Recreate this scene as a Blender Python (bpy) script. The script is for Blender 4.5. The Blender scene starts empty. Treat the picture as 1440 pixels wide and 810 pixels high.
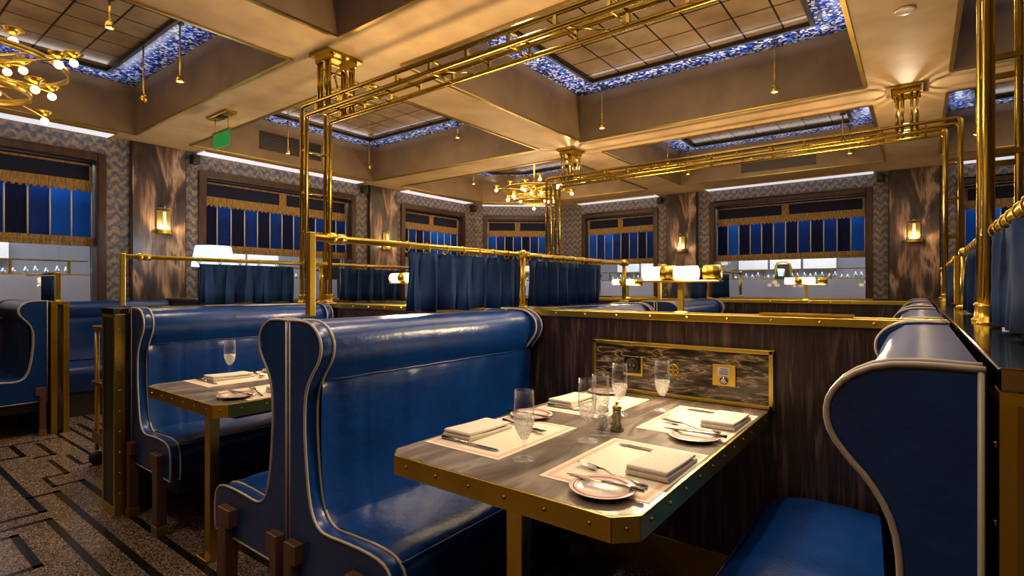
import bpy, bmesh, math, random
from mathutils import Vector, Matrix
random.seed(7)
S = bpy.context.scene
COL = S.collection
PI = math.pi

# ------------------------------------------------------------------ materials
def new_mat(name):
    m = bpy.data.materials.new(name); m.use_nodes = True
    nt = m.node_tree
    return m, nt, nt.nodes['Principled BSDF']

def pbr(name, col, rough=.5, metal=0., spec=.5, coat=0., **kw):
    m, nt, b = new_mat(name)
    b.inputs['Base Color'].default_value = (*col, 1)
    b.inputs['Roughness'].default_value = rough
    b.inputs['Metallic'].default_value = metal
    b.inputs['Specular IOR Level'].default_value = spec
    b.inputs['Coat Weight'].default_value = coat
    b.inputs['Coat Roughness'].default_value = .12
    for k, v in kw.items():
        b.inputs[k].default_value = v
    return m

def N(nt, t, **kw):
    n = nt.nodes.new(t)
    for k, v in kw.items():
        if k in n.inputs: n.inputs[k].default_value = v
        else: setattr(n, k, v)
    return n

def coords(nt, scale=(1, 1, 1), rot=(0, 0, 0), kind='Object'):
    tc = N(nt, 'ShaderNodeTexCoord'); mp = N(nt, 'ShaderNodeMapping')
    mp.inputs['Scale'].default_value = scale; mp.inputs['Rotation'].default_value = rot
    nt.links.new(tc.outputs[kind], mp.inputs[0])
    return mp.outputs[0]

def ramp(nt, src, stops, interp='LINEAR'):
    r = N(nt, 'ShaderNodeValToRGB'); cr = r.color_ramp; cr.interpolation = interp
    while len(cr.elements) > 1: cr.elements.remove(cr.elements[-1])
    cr.elements[0].position = stops[0][0]; cr.elements[0].color = (*stops[0][1], 1)
    for p, c in stops[1:]:
        e = cr.elements.new(p); e.color = (*c, 1)
    nt.links.new(src, r.inputs[0])
    return r.outputs[0]

def bump(nt, bsdf, src, strength=.2, dist=.01):
    b = N(nt, 'ShaderNodeBump'); b.inputs['Strength'].default_value = strength; b.inputs['Distance'].default_value = dist
    nt.links.new(src, b.inputs['Height']); nt.links.new(b.outputs[0], bsdf.inputs['Normal'])

def noise_mat(name, stops, scale=(5, 5, 5), nscale=1., detail=6., rough=.5, metal=0., spec=.5, bmp=0., distortion=0., rot=(0, 0, 0), coat=0., bdist=.01):
    m, nt, b = new_mat(name)
    v = coords(nt, scale, rot)
    n = N(nt, 'ShaderNodeTexNoise', Scale=nscale, Detail=detail, Distortion=distortion)
    nt.links.new(v, n.inputs['Vector'])
    nt.links.new(ramp(nt, n.outputs['Fac'], stops), b.inputs['Base Color'])
    b.inputs['Roughness'].default_value = rough; b.inputs['Metallic'].default_value = metal
    b.inputs['Specular IOR Level'].default_value = spec
    b.inputs['Coat Weight'].default_value = coat
    if bmp: bump(nt, b, n.outputs['Fac'], bmp, bdist)
    return m

def emit(name, col, s):
    m, nt, b = new_mat(name)
    b.inputs['Base Color'].default_value = (*col, 1)
    b.inputs['Emission Color'].default_value = (*col, 1)
    b.inputs['Emission Strength'].default_value = s
    return m

M = {}
# blue hide with fine creases
def leather():
    m, nt, b = new_mat('blue_leather')
    v = coords(nt, (1, 1, 1))
    n = N(nt, 'ShaderNodeTexNoise', Scale=4., Detail=4.)
    nt.links.new(v, n.inputs['Vector'])
    nt.links.new(ramp(nt, n.outputs['Fac'], [(.3, (.0010, .024, .130)), (.7, (.0016, .043, .215))]), b.inputs['Base Color'])
    n2 = N(nt, 'ShaderNodeTexNoise', Scale=90., Detail=5.); nt.links.new(v, n2.inputs['Vector'])
    n3 = N(nt, 'ShaderNodeTexNoise', Scale=9., Detail=3.); nt.links.new(v, n3.inputs['Vector'])
    ad = N(nt, 'ShaderNodeMath', operation='MULTIPLY_ADD'); ad.inputs[1].default_value = .15
    nt.links.new(n2.outputs['Fac'], ad.inputs[0]); nt.links.new(n3.outputs['Fac'], ad.inputs[2])
    bump(nt, b, ad.outputs[0], .22, .02)
    b.inputs['Roughness'].default_value = .30
    b.inputs['Specular IOR Level'].default_value = .55
    return m
M['leather'] = leather()
M['piping'] = pbr('pale_piping', (.43, .37, .32), .4)
M['brass'] = noise_mat('brass', [(.3, (.56, .39, .05)), (.7, (.72, .515, .09))], (3, 3, 3), 2., 3., .32, 1.)
M['brass_dull'] = noise_mat('satin_brass', [(.3, (.36, .25, .055)), (.7, (.48, .34, .08))], (3, 3, 3), 2., 3., .38, 1.)
M['cap'] = pbr('polished_bronze', (.42, .33, .17), .10, 1.)
M['brass_tube'] = noise_mat('dark_brass_tube', [(.3, (.33, .225, .03)), (.7, (.47, .33, .05))], (3, 3, 3), 2., 3., .25, 1.)  # darker brass tone than the rails
M['brass_dark'] = pbr('aged_brass', (.30, .19, .06), .35, 1.)
M['wood'] = noise_mat('dark_oak', [(.25, (.012, .0065, .006)), (.5, (.030, .016, .0125)), (.72, (.125, .075, .058))], (34, 34, 2.2), 2., 8., .36, 0, .5, .25, .6)
M['legwood'] = noise_mat('brown_wood', [(.3, (.06, .028, .016)), (.7, (.13, .06, .035))], (30, 30, 3), 2., 5., .4)
M['casing'] = noise_mat('window_wood', [(.3, (.030, .013, .007)), (.7, (.070, .030, .014))], (20, 20, 3), 2., 5., .4)
M['black'] = pbr('black', (.012, .012, .014), .45)
M['blackgloss'] = pbr('black_panel', (.008, .008, .010), .18)
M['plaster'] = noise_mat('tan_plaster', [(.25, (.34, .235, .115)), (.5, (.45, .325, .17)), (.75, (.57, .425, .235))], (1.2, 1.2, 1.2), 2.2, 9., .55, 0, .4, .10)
M['plaster_shaded'] = noise_mat('shaded_plaster', [(.25, (.175, .113, .056)), (.75, (.27, .182, .095))], (1.2, 1.2, 1.2), 3., 8., .55, 0, .4, .08)  # same plaster as the soffit, shade of the coffer sides put into the colour
M['chrome'] = pbr('cutlery_steel', (.42, .40, .38), .16, 1.)
M['white'] = pbr('white_porcelain', (.68, .60, .52), .2, coat=.5)
M['pinkrim'] = pbr('red_pink_band', (.50, .085, .065), .35)
M['mat_cream'] = pbr('cream_paper', (.66, .58, .45), .75)
M['mat_pink'] = pbr('pink_print', (.66, .36, .25), .75)
M['linen'] = noise_mat('white_linen', [(.3, (.58, .51, .43)), (.7, (.68, .61, .52))], (60, 60, 60), 2., 3., .85, 0, .2, .12)
M['curtain'] = noise_mat('blue_velvet', [(.3, (.0015, .016, .075)), (.7, (.003, .042, .160))], (40, 40, 6), 1., 4., .75, 0, .3)
M['curtain'].node_tree.nodes['Principled BSDF'].inputs['Sheen Weight'].default_value = .0
M['curtain'].node_tree.nodes['Principled BSDF'].inputs['Sheen Tint'].default_value = (.2, .4, 1, 1)
M['navy'] = pbr('navy_fabric', (.003, .007, .038), .85)
M['gold_fringe'] = noise_mat('gold_fringe', [(.35, (.19, .105, .025)), (.65, (.44, .265, .075))], (90, 90, 14), 1., 3., .6, 0, .4, .5)
M['bead'] = pbr('pearl_beads', (.75, .74, .70), .3)
M['shade_glow'] = emit('lit_white_shade', (.60, .86, .95), 1.15)
M['bulb'] = emit('warm_bulb', (1., .62, .22), 12.)
M['bulb_soft'] = emit('warm_lamp_glass', (1., .66, .26), 7.)
M['sconce_glow'] = emit('sconce_inner_glass', (1., .70, .34), 1.1)
M['sconce_bulb'] = emit('sconce_bulb', (1., .82, .55), 9.)
M['spot_tip'] = emit('spot_lens', (1., .66, .22), 5.)
M['cove'] = emit('cove_diffuser', (.88, .90, 1.), .72)
M['led'] = emit('downlight_lens', (1., .85, .65), 1.2)
M['green'] = pbr('exit_green', (.01, .20, .045), .4)
M['green'].node_tree.nodes['Principled BSDF'].inputs['Emission Color'].default_value = (.01, .30, .06, 1)
M['green'].node_tree.nodes['Principled BSDF'].inputs['Emission Strength'].default_value = .45
M['grille'] = pbr('vent_metal', (.055, .042, .032), .5, .3)
M['shade_glass'] = None
M['salt'] = pbr('salt', (.85, .83, .8), .8)
M['pewter'] = pbr('pewter', (.36, .30, .22), .35, 1.)
M['lilac'] = pbr('pale_stone', (.62, .60, .66), .5)
M['room_dark'] = pbr('dark_wainscot', (.035, .022, .018), .5)
M['far'] = pbr('far_plaster', (.42, .30, .18), .7)
M['mirror_plain'] = pbr('mirror', (.4, .42, .45), .05, 1.)
M['corr'] = pbr('corridor_paint', (.16, .16, .17), .6)
M['tilew'] = pbr('white_tile', (.78, .76, .72), .4)
M['steel'] = pbr('backbar_steel', (.30, .32, .32), .3, .6)

def blind(name, c, tr):
    m, nt, b = new_mat(name)
    b.inputs['Base Color'].default_value = (*c, 1); b.inputs['Roughness'].default_value = .8
    t = N(nt, 'ShaderNodeBsdfTranslucent'); t.inputs[0].default_value = (*tr, 1)
    mx = N(nt, 'ShaderNodeMixShader'); mx.inputs[0].default_value = .55
    out = nt.nodes['Material Output']
    nt.links.new(b.outputs[0], mx.inputs[1]); nt.links.new(t.outputs[0], mx.inputs[2]); nt.links.new(mx.outputs[0], out.inputs[0])
    return m
M['blind_a'] = blind('blue_blind', (.004, .030, .17), (.005, .07, .38))
M['blind_b'] = blind('navy_blind', (.002, .007, .038), (.002, .012, .07))
M['blind_c'] = blind('bright_blue_blind', (.006, .10, .55), (.008, .22, 1.))

def thin_glass(name, cut):
    m = bpy.data.materials.new(name); m.use_nodes = True
    nt = m.node_tree; out = nt.nodes['Material Output']; nt.nodes.remove(nt.nodes['Principled BSDF'])
    t = N(nt, 'ShaderNodeBsdfTransparent'); g = N(nt, 'ShaderNodeBsdfGlossy'); g.inputs['Roughness'].default_value = .06
    t.inputs[0].default_value = (.93, .93, .92, 1) if cut else (.96, .96, .96, 1)
    lw = N(nt, 'ShaderNodeLayerWeight', Blend=.35)
    pw = N(nt, 'ShaderNodeMath', operation='POWER'); pw.inputs[1].default_value = 2.2; nt.links.new(lw.outputs['Facing'], pw.inputs[0])
    ml = N(nt, 'ShaderNodeMath', operation='MULTIPLY_ADD'); ml.inputs[1].default_value = .62; ml.inputs[2].default_value = .02; nt.links.new(pw.outputs[0], ml.inputs[0])
    dfe = N(nt, 'ShaderNodeBsdfDiffuse'); dfe.inputs[0].default_value = (.8, .8, .8, 1)  # pale diffuse at the edges paints bright rim reflections into the glass
    ge = N(nt, 'ShaderNodeMixShader'); ge.inputs[0].default_value = .45; nt.links.new(g.outputs[0], ge.inputs[1]); nt.links.new(dfe.outputs[0], ge.inputs[2])
    mx = N(nt, 'ShaderNodeMixShader'); nt.links.new(ml.outputs[0], mx.inputs[0])
    nt.links.new(t.outputs[0], mx.inputs[1]); nt.links.new(ge.outputs[0], mx.inputs[2])
    last = mx
    if cut:
        d = N(nt, 'ShaderNodeBsdfTranslucent'); d.inputs[0].default_value = (.9, .88, .84, 1)
        df = N(nt, 'ShaderNodeBsdfDiffuse'); df.inputs[0].default_value = (.85, .83, .80, 1)
        m0 = N(nt, 'ShaderNodeMixShader'); nt.links.new(d.outputs[0], m0.inputs[1]); nt.links.new(df.outputs[0], m0.inputs[2])
        vo = N(nt, 'ShaderNodeTexVoronoi', Scale=170.); nt.links.new(coords(nt, (1, 1, .7)), vo.inputs['Vector'])
        vo.feature = 'DISTANCE_TO_EDGE'
        rp = N(nt, 'ShaderNodeMapRange'); rp.inputs[1].default_value = .02; rp.inputs[2].default_value = .16; rp.inputs[3].default_value = .50; rp.inputs[4].default_value = .08  # pale cell borders paint the sparkle of the cuts
        nt.links.new(vo.outputs['Distance'], rp.inputs[0])
        m2 = N(nt, 'ShaderNodeMixShader'); nt.links.new(rp.outputs[0], m2.inputs[0]); nt.links.new(mx.outputs[0], m2.inputs[1]); nt.links.new(m0.outputs[0], m2.inputs[2])
        last = m2
    nt.links.new(last.outputs[0], out.inputs[0])
    return m
M['glass'] = thin_glass('clear_glass', False)
M['cutglass'] = thin_glass('cut_glass', True)
M['shade_glass'] = thin_glass('sconce_shade_glass', False)

def pane_glass():
    m = bpy.data.materials.new('window_glass'); m.use_nodes = True
    nt = m.node_tree; out = nt.nodes['Material Output']; nt.nodes.remove(nt.nodes['Principled BSDF'])
    t = N(nt, 'ShaderNodeBsdfTransparent'); g = N(nt, 'ShaderNodeBsdfGlossy'); g.inputs['Roughness'].default_value = .02
    mx = N(nt, 'ShaderNodeMixShader'); f = N(nt, 'ShaderNodeFresnel'); f.inputs[0].default_value = 1.5
    nt.links.new(f.outputs[0], mx.inputs[0]); nt.links.new(t.outputs[0], mx.inputs[1]); nt.links.new(g.outputs[0], mx.inputs[2])
    nt.links.new(mx.outputs[0], out.inputs[0])
    return m
M['pane'] = pane_glass()

def wallpaper():
    m, nt, b = new_mat('damask_wallpaper')
    tc = N(nt, 'ShaderNodeTexCoord'); sp = N(nt, 'ShaderNodeSeparateXYZ')
    nz = N(nt, 'ShaderNodeTexNoise', Scale=9., Detail=3.); nt.links.new(tc.outputs['Object'], nz.inputs[0])
    nt.links.new(tc.outputs['Object'], sp.inputs[0])
    def math_(op, a, bb=None, c=None):
        n = N(nt, 'ShaderNodeMath', operation=op)
        for i, q in enumerate((a, bb, c)):
            if q is None: continue
            if isinstance(q, (int, float)): n.inputs[i].default_value = q
            else: nt.links.new(q, n.inputs[i])
        return n.outputs[0]
    h = math_('ADD', sp.outputs[0], sp.outputs[1])
    wob = math_('MULTIPLY', nz.outputs['Fac'], .07)
    h = math_('ADD', h, wob); z = math_('ADD', sp.outputs[2], wob)
    a = math_('MULTIPLY', math_('SINE', math_('MULTIPLY', h, 52.)), 1.7)
    p = math_('SINE', math_('ADD', math_('MULTIPLY', z, 58.), a))
    n2 = N(nt, 'ShaderNodeTexNoise', Scale=34., Detail=4.); nt.links.new(tc.outputs['Object'], n2.inputs[0])
    s = math_('MULTIPLY_ADD', n2.outputs['Fac'], 3.4, math_('MULTIPLY', p, .42))
    s = math_('MULTIPLY_ADD', s, .3, .0)
    nt.links.new(ramp(nt, s, [(.26, (.055, .062, .120)), (.45, (.100, .102, .145)), (.58, (.225, .175, .125)), (.82, (.34, .255, .165))]), b.inputs['Base Color'])
    b.inputs['Roughness'].default_value = .6
    return m
M['wallpaper'] = wallpaper()

def mural():
    m, nt, b = new_mat('copper_feather_stone')
    v = coords(nt, (3.0, 1, .95), (0, -.75, 0))
    n1 = N(nt, 'ShaderNodeTexNoise', Scale=1.25, Detail=2.5, Distortion=.9); nt.links.new(v, n1.inputs['Vector'])
    v2 = coords(nt, (34, 1, 3.0), (0, -.25, 0))
    n2 = N(nt, 'ShaderNodeTexNoise', Scale=1., Detail=5., Distortion=.5); nt.links.new(v2, n2.inputs['Vector'])
    mx = N(nt, 'ShaderNodeMath', operation='MULTIPLY_ADD'); mx.inputs[1].default_value = .20
    nt.links.new(n2.outputs['Fac'], mx.inputs[0]); nt.links.new(n1.outputs['Fac'], mx.inputs[2])
    nt.links.new(ramp(nt, mx.outputs[0], [(.46, (.020, .016, .018)), (.56, (.050, .036, .036)), (.62, (.095, .062, .052)), (.675, (.34, .21, .14)), (.715, (.52, .36, .25)), (.78, (.075, .052, .046))]), b.inputs['Base Color'])
    b.inputs['Roughness'].default_value = .32
    return m
M['mural'] = mural()

def marble():
    m, nt, b = new_mat('black_gold_marble')
    v = coords(nt, (6, 6, 30))
    n1 = N(nt, 'ShaderNodeTexNoise', Scale=1.5, Detail=9., Distortion=.9); nt.links.new(v, n1.inputs['Vector'])
    nt.links.new(ramp(nt, n1.outputs['Fac'], [(.33, (.012, .009, .008)), (.46, (.040, .028, .020)), (.53, (.14, .095, .058)), (.565, (.42, .30, .18)), (.60, (.06, .042, .028)), (.70, (.018, .013, .011)), (.76, (.30, .21, .12))]), b.inputs['Base Color'])
    b.inputs['Roughness'].default_value = .14
    return m
M['marble'] = marble()

def tabletop():
    m, nt, b = new_mat('grey_veined_stone')
    v = coords(nt, (7, 1.6, 7), (0, 0, .35))
    n1 = N(nt, 'ShaderNodeTexNoise', Scale=1.6, Detail=7., Distortion=1.0); nt.links.new(v, n1.inputs['Vector'])
    nt.links.new(ramp(nt, n1.outputs['Fac'], [(.3, (.075, .058, .046)), (.5, (.15, .118, .095)), (.62, (.26, .215, .175)), (.72, (.12, .095, .08))]), b.inputs['Base Color'])
    b.inputs['Roughness'].default_value = .22
    return m
M['tabletop'] = tabletop()

def terrazzo():
    m, nt, b = new_mat('terrazzo')
    v = coords(nt, (1, 1, 1))
    vo = N(nt, 'ShaderNodeTexVoronoi', Scale=190.); nt.links.new(v, vo.inputs['Vector'])
    wn = N(nt, 'ShaderNodeTexWhiteNoise'); nt.links.new(vo.outputs['Color'], wn.inputs['Vector'])
    nt.links.new(ramp(nt, wn.outputs['Value'], [(0, (.045, .032, .025)), (.3, (.14, .10, .078)), (.55, (.25, .185, .145)), (.8, (.38, .295, .24)), (.93, (.09, .065, .05))], 'CONSTANT'), b.inputs['Base Color'])
    b.inputs['Roughness'].default_value = .22
    return m
M['terrazzo'] = terrazzo()
M['inlay'] = pbr('black_inlay', (.012, .009, .008), .2)

def mosaic():
    m, nt, b = new_mat('blue_mosaic')
    v = coords(nt, (1, 1, 1))
    vo = N(nt, 'ShaderNodeTexVoronoi', Scale=46.); nt.links.new(v, vo.inputs['Vector'])
    vo.inputs['Randomness'].default_value = .75
    wn = N(nt, 'ShaderNodeTexWhiteNoise'); nt.links.new(vo.outputs['Color'], wn.inputs['Vector'])
    nt.links.new(ramp(nt, wn.outputs['Value'], [(0, (.004, .008, .06)), (.25, (.012, .045, .36)), (.45, (.08, .20, .66)), (.6, (.62, .66, .72)), (.78, (.015, .03, .16)), (.9, (.42, .45, .50))], 'CONSTANT'), b.inputs['Base Color'])
    b.inputs['Roughness'].default_value = .25
    return m
M['mosaic'] = mosaic()

def mirror_tiles():
    m, nt, b = new_mat('antique_mirror_tiles')
    v = coords(nt, (1, 1, 1))
    br = N(nt, 'ShaderNodeTexBrick', offset=0., squash=1.)
    br.inputs['Scale'].default_value = 1.; br.inputs['Brick Width'].default_value = .29; br.inputs['Row Height'].default_value = .29
    br.inputs['Mortar Size'].default_value = .008; br.inputs['Color1'].default_value = (.48, .36, .22, 1); br.inputs['Color2'].default_value = (.62, .48, .31, 1)
    br.inputs['Mortar'].default_value = (.03, .02, .012, 1)
    nt.links.new(v, br.inputs['Vector'])
    nz = N(nt, 'ShaderNodeTexNoise', Scale=3., Detail=8.); nt.links.new(v, nz.inputs[0])
    mx = N(nt, 'ShaderNodeMixRGB', blend_type='MULTIPLY'); mx.inputs[0].default_value = .7
    nt.links.new(br.outputs['Color'], mx.inputs[1])
    nt.links.new(ramp(nt, nz.outputs['Fac'], [(.3, (.45, .42, .4)), (.6, (1, 1, 1))]), mx.inputs[2])
    nt.links.new(mx.outputs[0], b.inputs['Base Color'])
    b.inputs['Metallic'].default_value = .55; b.inputs['Roughness'].default_value = .20
    bump(nt, b, br.outputs['Fac'], -.4, .01)
    return m
M['mirror'] = mirror_tiles()

# ------------------------------------------------------------------ mesh helpers
class MB:
    def __init__(s): s.v = []; s.f = []; s.m = []; s.sm = []
    def add(s, vs, fs, mi=0, smooth=False):
        o = len(s.v); s.v += [tuple(p) for p in vs]
        for f in fs:
            s.f.append([i + o for i in f]); s.m.append(mi); s.sm.append(smooth)
        return s
    def box(s, x0, x1, y0, y1, z0, z1, mi=0):
        vs = [(x, y, z) for z in (z0, z1) for y in (y0, y1) for x in (x0, x1)]
        return s.add(vs, [(0, 2, 3, 1), (4, 5, 7, 6), (0, 1, 5, 4), (2, 6, 7, 3), (0, 4, 6, 2), (1, 3, 7, 5)], mi)
    def obox(s, a, b, w, h, mi=0, up=(0, 0, 1)):
        a, b = Vector(a), Vector(b); d = (b - a).normalized(); u = Vector(up)
        sd = d.cross(u)
        if sd.length < 1e-4: sd = d.cross(Vector((0, 1, 0)))
        sd.normalize(); u = sd.cross(d).normalized()
        vs = [p + sd * (w / 2 * i) + u * (h / 2 * j) for p in (a, b) for j in (-1, 1) for i in (-1, 1)]
        return s.add(vs, [(0, 1, 3, 2), (4, 6, 7, 5), (0, 4, 5, 1), (2, 3, 7, 6), (0, 2, 6, 4), (1, 5, 7, 3)], mi)
    def prism(s, poly, axis, a0, a1, mi=0, smooth=False):
        n = len(poly)
        def P(p, a):
            if axis == 'y': return (p[0], a, p[1])
            if axis == 'x': return (a, p[0], p[1])
            return (p[0], p[1], a)
        vs = [P(p, a0) for p in poly] + [P(p, a1) for p in poly]
        s.add(vs, [tuple(range(n))[::-1], tuple(range(n, 2 * n))], mi)
        o = len(s.v) - 2 * n
        for i in range(n):
            j = (i + 1) % n
            s.f.append([o + i, o + j, o + n + j, o + n + i]); s.m.append(mi); s.sm.append(smooth)
        return s
    def tube(s, pts, r, n=8, closed=False, mi=0, caps=True):
        pts = [Vector(p) for p in pts]; k = len(pts); rings = []
        prev = None
        for i, p in enumerate(pts):
            if closed: t = pts[(i + 1) % k] - pts[i - 1]
            elif i == 0: t = pts[1] - p
            elif i == k - 1: t = p - pts[-2]
            else: t = (pts[i + 1] - p).normalized() + (p - pts[i - 1]).normalized()
            t.normalize()
            if prev is None:
                u = Vector((0, 0, 1)) if abs(t.z) < .9 else Vector((1, 0, 0))
                u = (u - t * u.dot(t)).normalized()
            else:
                u = (prev - t * prev.dot(t)).normalized()
            prev = u; w = t.cross(u)
            rr = r[i] if isinstance(r, (list, tuple)) else r
            rings.append([p + (u * math.cos(a) + w * math.sin(a)) * rr for a in [2 * PI * q / n for q in range(n)]])
        vs = [q for g in rings for q in g]; fs = []
        for i in range(k if closed else k - 1):
            a, b2 = i * n, ((i + 1) % k) * n
            for q in range(n): fs.append((a + q, a + (q + 1) % n, b2 + (q + 1) % n, b2 + q))
        if caps and not closed: fs += [tuple(range(n))[::-1], tuple(range((k - 1) * n, k * n))]
        return s.add(vs, fs, mi, True)
    def lathe(s, prof, c=(0, 0, 0), n=24, mi=0, closed=False):
        vs = []; fs = []; k = len(prof)
        for (r, z) in prof:
            for q in range(n):
                a = 2 * PI * q / n; vs.append((c[0] + r * math.cos(a), c[1] + r * math.sin(a), c[2] + z))
        for i in range(k if closed else k - 1):
            i2 = (i + 1) % k
            for q in range(n): fs.append((i * n + q, i * n + (q + 1) % n, i2 * n + (q + 1) % n, i2 * n + q))
        if not closed:
            if prof[0][0] > 1e-5: fs.append(tuple(range(n))[::-1])
            if prof[-1][0] > 1e-5: fs.append(tuple(range((k - 1) * n, k * n)))
        return s.add(vs, fs, mi, True)
    def ball(s, c, r, n=12, mi=0, sz=1.):
        return s.lathe([(r * math.sin(PI * i / 8) + (0 if 0 < i < 8 else 1e-6), -r * sz * math.cos(PI * i / 8)) for i in range(9)], c, n, mi)
    def grid(s, rows, mi=0, smooth=True, flip=False):
        n = len(rows[0]); vs = [p for r in rows for p in r]; fs = []
        for i in range(len(rows) - 1):
            for j in range(n - 1):
                f = (i * n + j, i * n + j + 1, (i + 1) * n + j + 1, (i + 1) * n + j)
                fs.append(f[::-1] if flip else f)
        return s.add(vs, fs, mi, smooth)
    def build(s, name, mats, parent=None, bevel=0., solid=0., sub=0, loc=None, rot=None, seg=2):
        me = bpy.data.meshes.new(name); me.from_pydata(s.v, [], s.f)
        if not isinstance(mats, (list, tuple)): mats = [mats]
        for m in mats: me.materials.append(m)
        me.polygons.foreach_set('material_index', s.m); me.polygons.foreach_set('use_smooth', s.sm)
        bm = bmesh.new(); bm.from_mesh(me); bmesh.ops.remove_doubles(bm, verts=bm.verts, dist=1e-6)
        bmesh.ops.recalc_face_normals(bm, faces=bm.faces); bm.to_mesh(me); bm.free()
        me.update()
        o = bpy.data.objects.new(name, me); COL.objects.link(o)
        if parent: o.parent = parent
        if loc: o.location = loc
        if rot: o.rotation_euler = rot
        if solid:
            q = o.modifiers.new('s', 'SOLIDIFY'); q.thickness = solid; q.offset = 0
        if bevel:
            q = o.modifiers.new('b', 'BEVEL'); q.width = bevel; q.segments = seg; q.limit_method = 'ANGLE'; q.angle_limit = .6
        if sub:
            q = o.modifiers.new('u', 'SUBSURF'); q.levels = sub; q.render_levels = sub
        return o

def tag(o, label, cat, group=None):
    o['label'] = label; o['category'] = cat
    if group: o['group'] = group
    return o
def thing(name, label, cat, loc=(0, 0, 0), rotz=0, group=None):
    o = bpy.data.objects.new(name, None); COL.objects.link(o); o.empty_display_size = .1
    o.location = loc; o.rotation_euler = (0, 0, rotz)
    return tag(o, label, cat, group)
def struct(o):
    o['kind'] = 'structure'; return o
def copy_tree(o, parent=None):
    c = o.copy(); COL.objects.link(c)
    if parent: c.parent = parent
    for ch in list(o.children): copy_tree(ch, c)
    return c
def dup(root, loc, rotz, label, group=None, scale=None):
    r = copy_tree(root); r.location = loc; r.rotation_euler = (0, 0, rotz); r['label'] = label
    if group: r['group'] = group
    if scale: r.scale = scale
    return r
def light(name, kind, loc, energy, col=(1, .75, .45), size=.1, sizey=None, aim=None, spot=None, blend=.6):
    d = bpy.data.lights.new(name, kind); d.energy = energy; d.color = col
    if kind == 'AREA':
        d.size = size
        if sizey: d.shape = 'RECTANGLE'; d.size_y = sizey
    else: d.shadow_soft_size = size
    if spot: d.spot_size = math.radians(spot); d.spot_blend = blend
    o = bpy.data.objects.new(name, d); COL.objects.link(o); o.location = loc
    if aim:
        o.rotation_euler = (Vector(aim) - Vector(loc)).to_track_quat('-Z', 'Y').to_euler()
    return o
def smooth_pts(pts, it=2, closed=False):
    for _ in range(it):
        out = [] if closed else [pts[0]]
        k = len(pts)
        for i in range(k if closed else k - 1):
            a, b = pts[i], pts[(i + 1) % k]
            out.append(tuple(a[q] * .75 + b[q] * .25 for q in range(len(a))))
            out.append(tuple(a[q] * .25 + b[q] * .75 for q in range(len(a))))
        if not closed: out.append(pts[-1])
        pts = out
    return pts

# ------------------------------------------------------------------ camera
cd = bpy.data.cameras.new('camera'); cam = bpy.data.objects.new('camera', cd); COL.objects.link(cam)
cam.location = (0, 0, 1.22); cam.rotation_euler = (PI / 2, 0, math.radians(37.35))
cd.sensor_width = 36; cd.lens = 749.5 / 1440 * 36; cd.clip_start = .02
S.camera = cam

# ------------------------------------------------------------------ the room shell
XL, YB, ZC = -6.87, 9.0, 2.83
XR, YF = 3.3, -2.2
DL, DR = (-6.87, 7.85), (-5.56, 9.0)           # ends of the diagonal corner wall
WZ0, WZ1 = 1.07, 2.60                          # window opening heights

f = MB().box(XL - .4, XR + .2, YF - .2, YB + .4, -.08, 0)
def strip(x0, x1, y0, y1): f.box(x0, x1, y0, y1, -.002, .0006, 1)
for (x0, x1, y0, y1) in [(-4.12, .3, .865, .90), (-4.12, -4.085, .745, .90), (-3.67, .3, .735, .768), (-3.67, -3.635, .40, .768),
                         (-5.2, -3.78, .742, .777), (-3.815, -3.78, .40, .777), (-3.55, -3.05, .58, .615), (-3.55, -3.515, .25, .615), (-3.085, -3.05, .25, .615),
                         (-4.24, .3, 1.015, 1.05), (-4.24, -4.205, .885, 1.05), (-4.45, -4.205, .885, .91),
                         (-5.5, -5.02, 1.05, 1.085), (-5.56, -5.14, .905, .94), (-5.06, -5.02, .95, 1.085), (-5.18, -5.14, .80, .94),
                         (-4.9, -4.45, 1.00, 1.03), (-4.48, -4.45, .885, 1.03), (-4.95, -4.6, 1.11, 1.14), (-4.63, -4.6, 1.14, 1.24), (-6.8, -4.3, 1.22, 1.245), (-6.8, -4.3, 1.34, 1.365), (-6.0, -5.4, 1.42, 1.46), (-6.8, -4.2, 1.55, 1.575), (-6.8, -4.2, 1.68, 1.705),
                         (-5.95, -5.6, .60, .635), (-5.2, -4.6, .60, .635), (-4.2, -3.95, .40, .435), (-5.6, -5.57, .80, 1.22)]:
    strip(x0, x1, y0, y1)
struct(f.build('floor', [M['terrazzo'], M['inlay']]))

# ceiling: soffit with coffers
def cell(x0, x1, y0, y1): return [(x0, y0), (x1, y0), (x1, y1), (x0, y1)]
CX = [(-6.5, -3.52), (-2.95, -.35), (.2, 2.8)]
CY = [(-.55, 2.03), (2.58, 5.1), (5.65, 8.2)]
cells = []
for i, cx in enumerate(CX):
    for j, cy in enumerate(CY):
        if i == 0 and j == 2: cells.append([(-6.5, 5.65), (-3.52, 5.65), (-3.52, 8.2), (-5.85, 8.2), (-6.5, 7.62)])
        else: cells.append(cell(*cx, *cy))
bm = bmesh.new(); edges = []
def loop(poly, z):
    vs = [bm.verts.new((x, y, z)) for x, y in poly]
    return [bm.edges.new((vs[i], vs[(i + 1) % len(vs)])) for i in range(len(vs))]
edges += loop([(XL - .3, YF - .2), (XR + .2, YF - .2), (XR + .2, YB + .3), (XL - .3, YB + .3)], ZC)
for c in cells: edges += loop(c, ZC)
bmesh.ops.triangle_fill(bm, edges=edges, use_beauty=True)
for fc in bm.faces:
    if fc.normal.z > 0: fc.normal_flip()
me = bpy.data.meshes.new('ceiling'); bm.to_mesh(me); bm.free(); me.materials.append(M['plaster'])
ceil = bpy.data.objects.new('ceiling', me); COL.objects.link(ceil); struct(ceil)
ZM = 3.32
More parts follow.
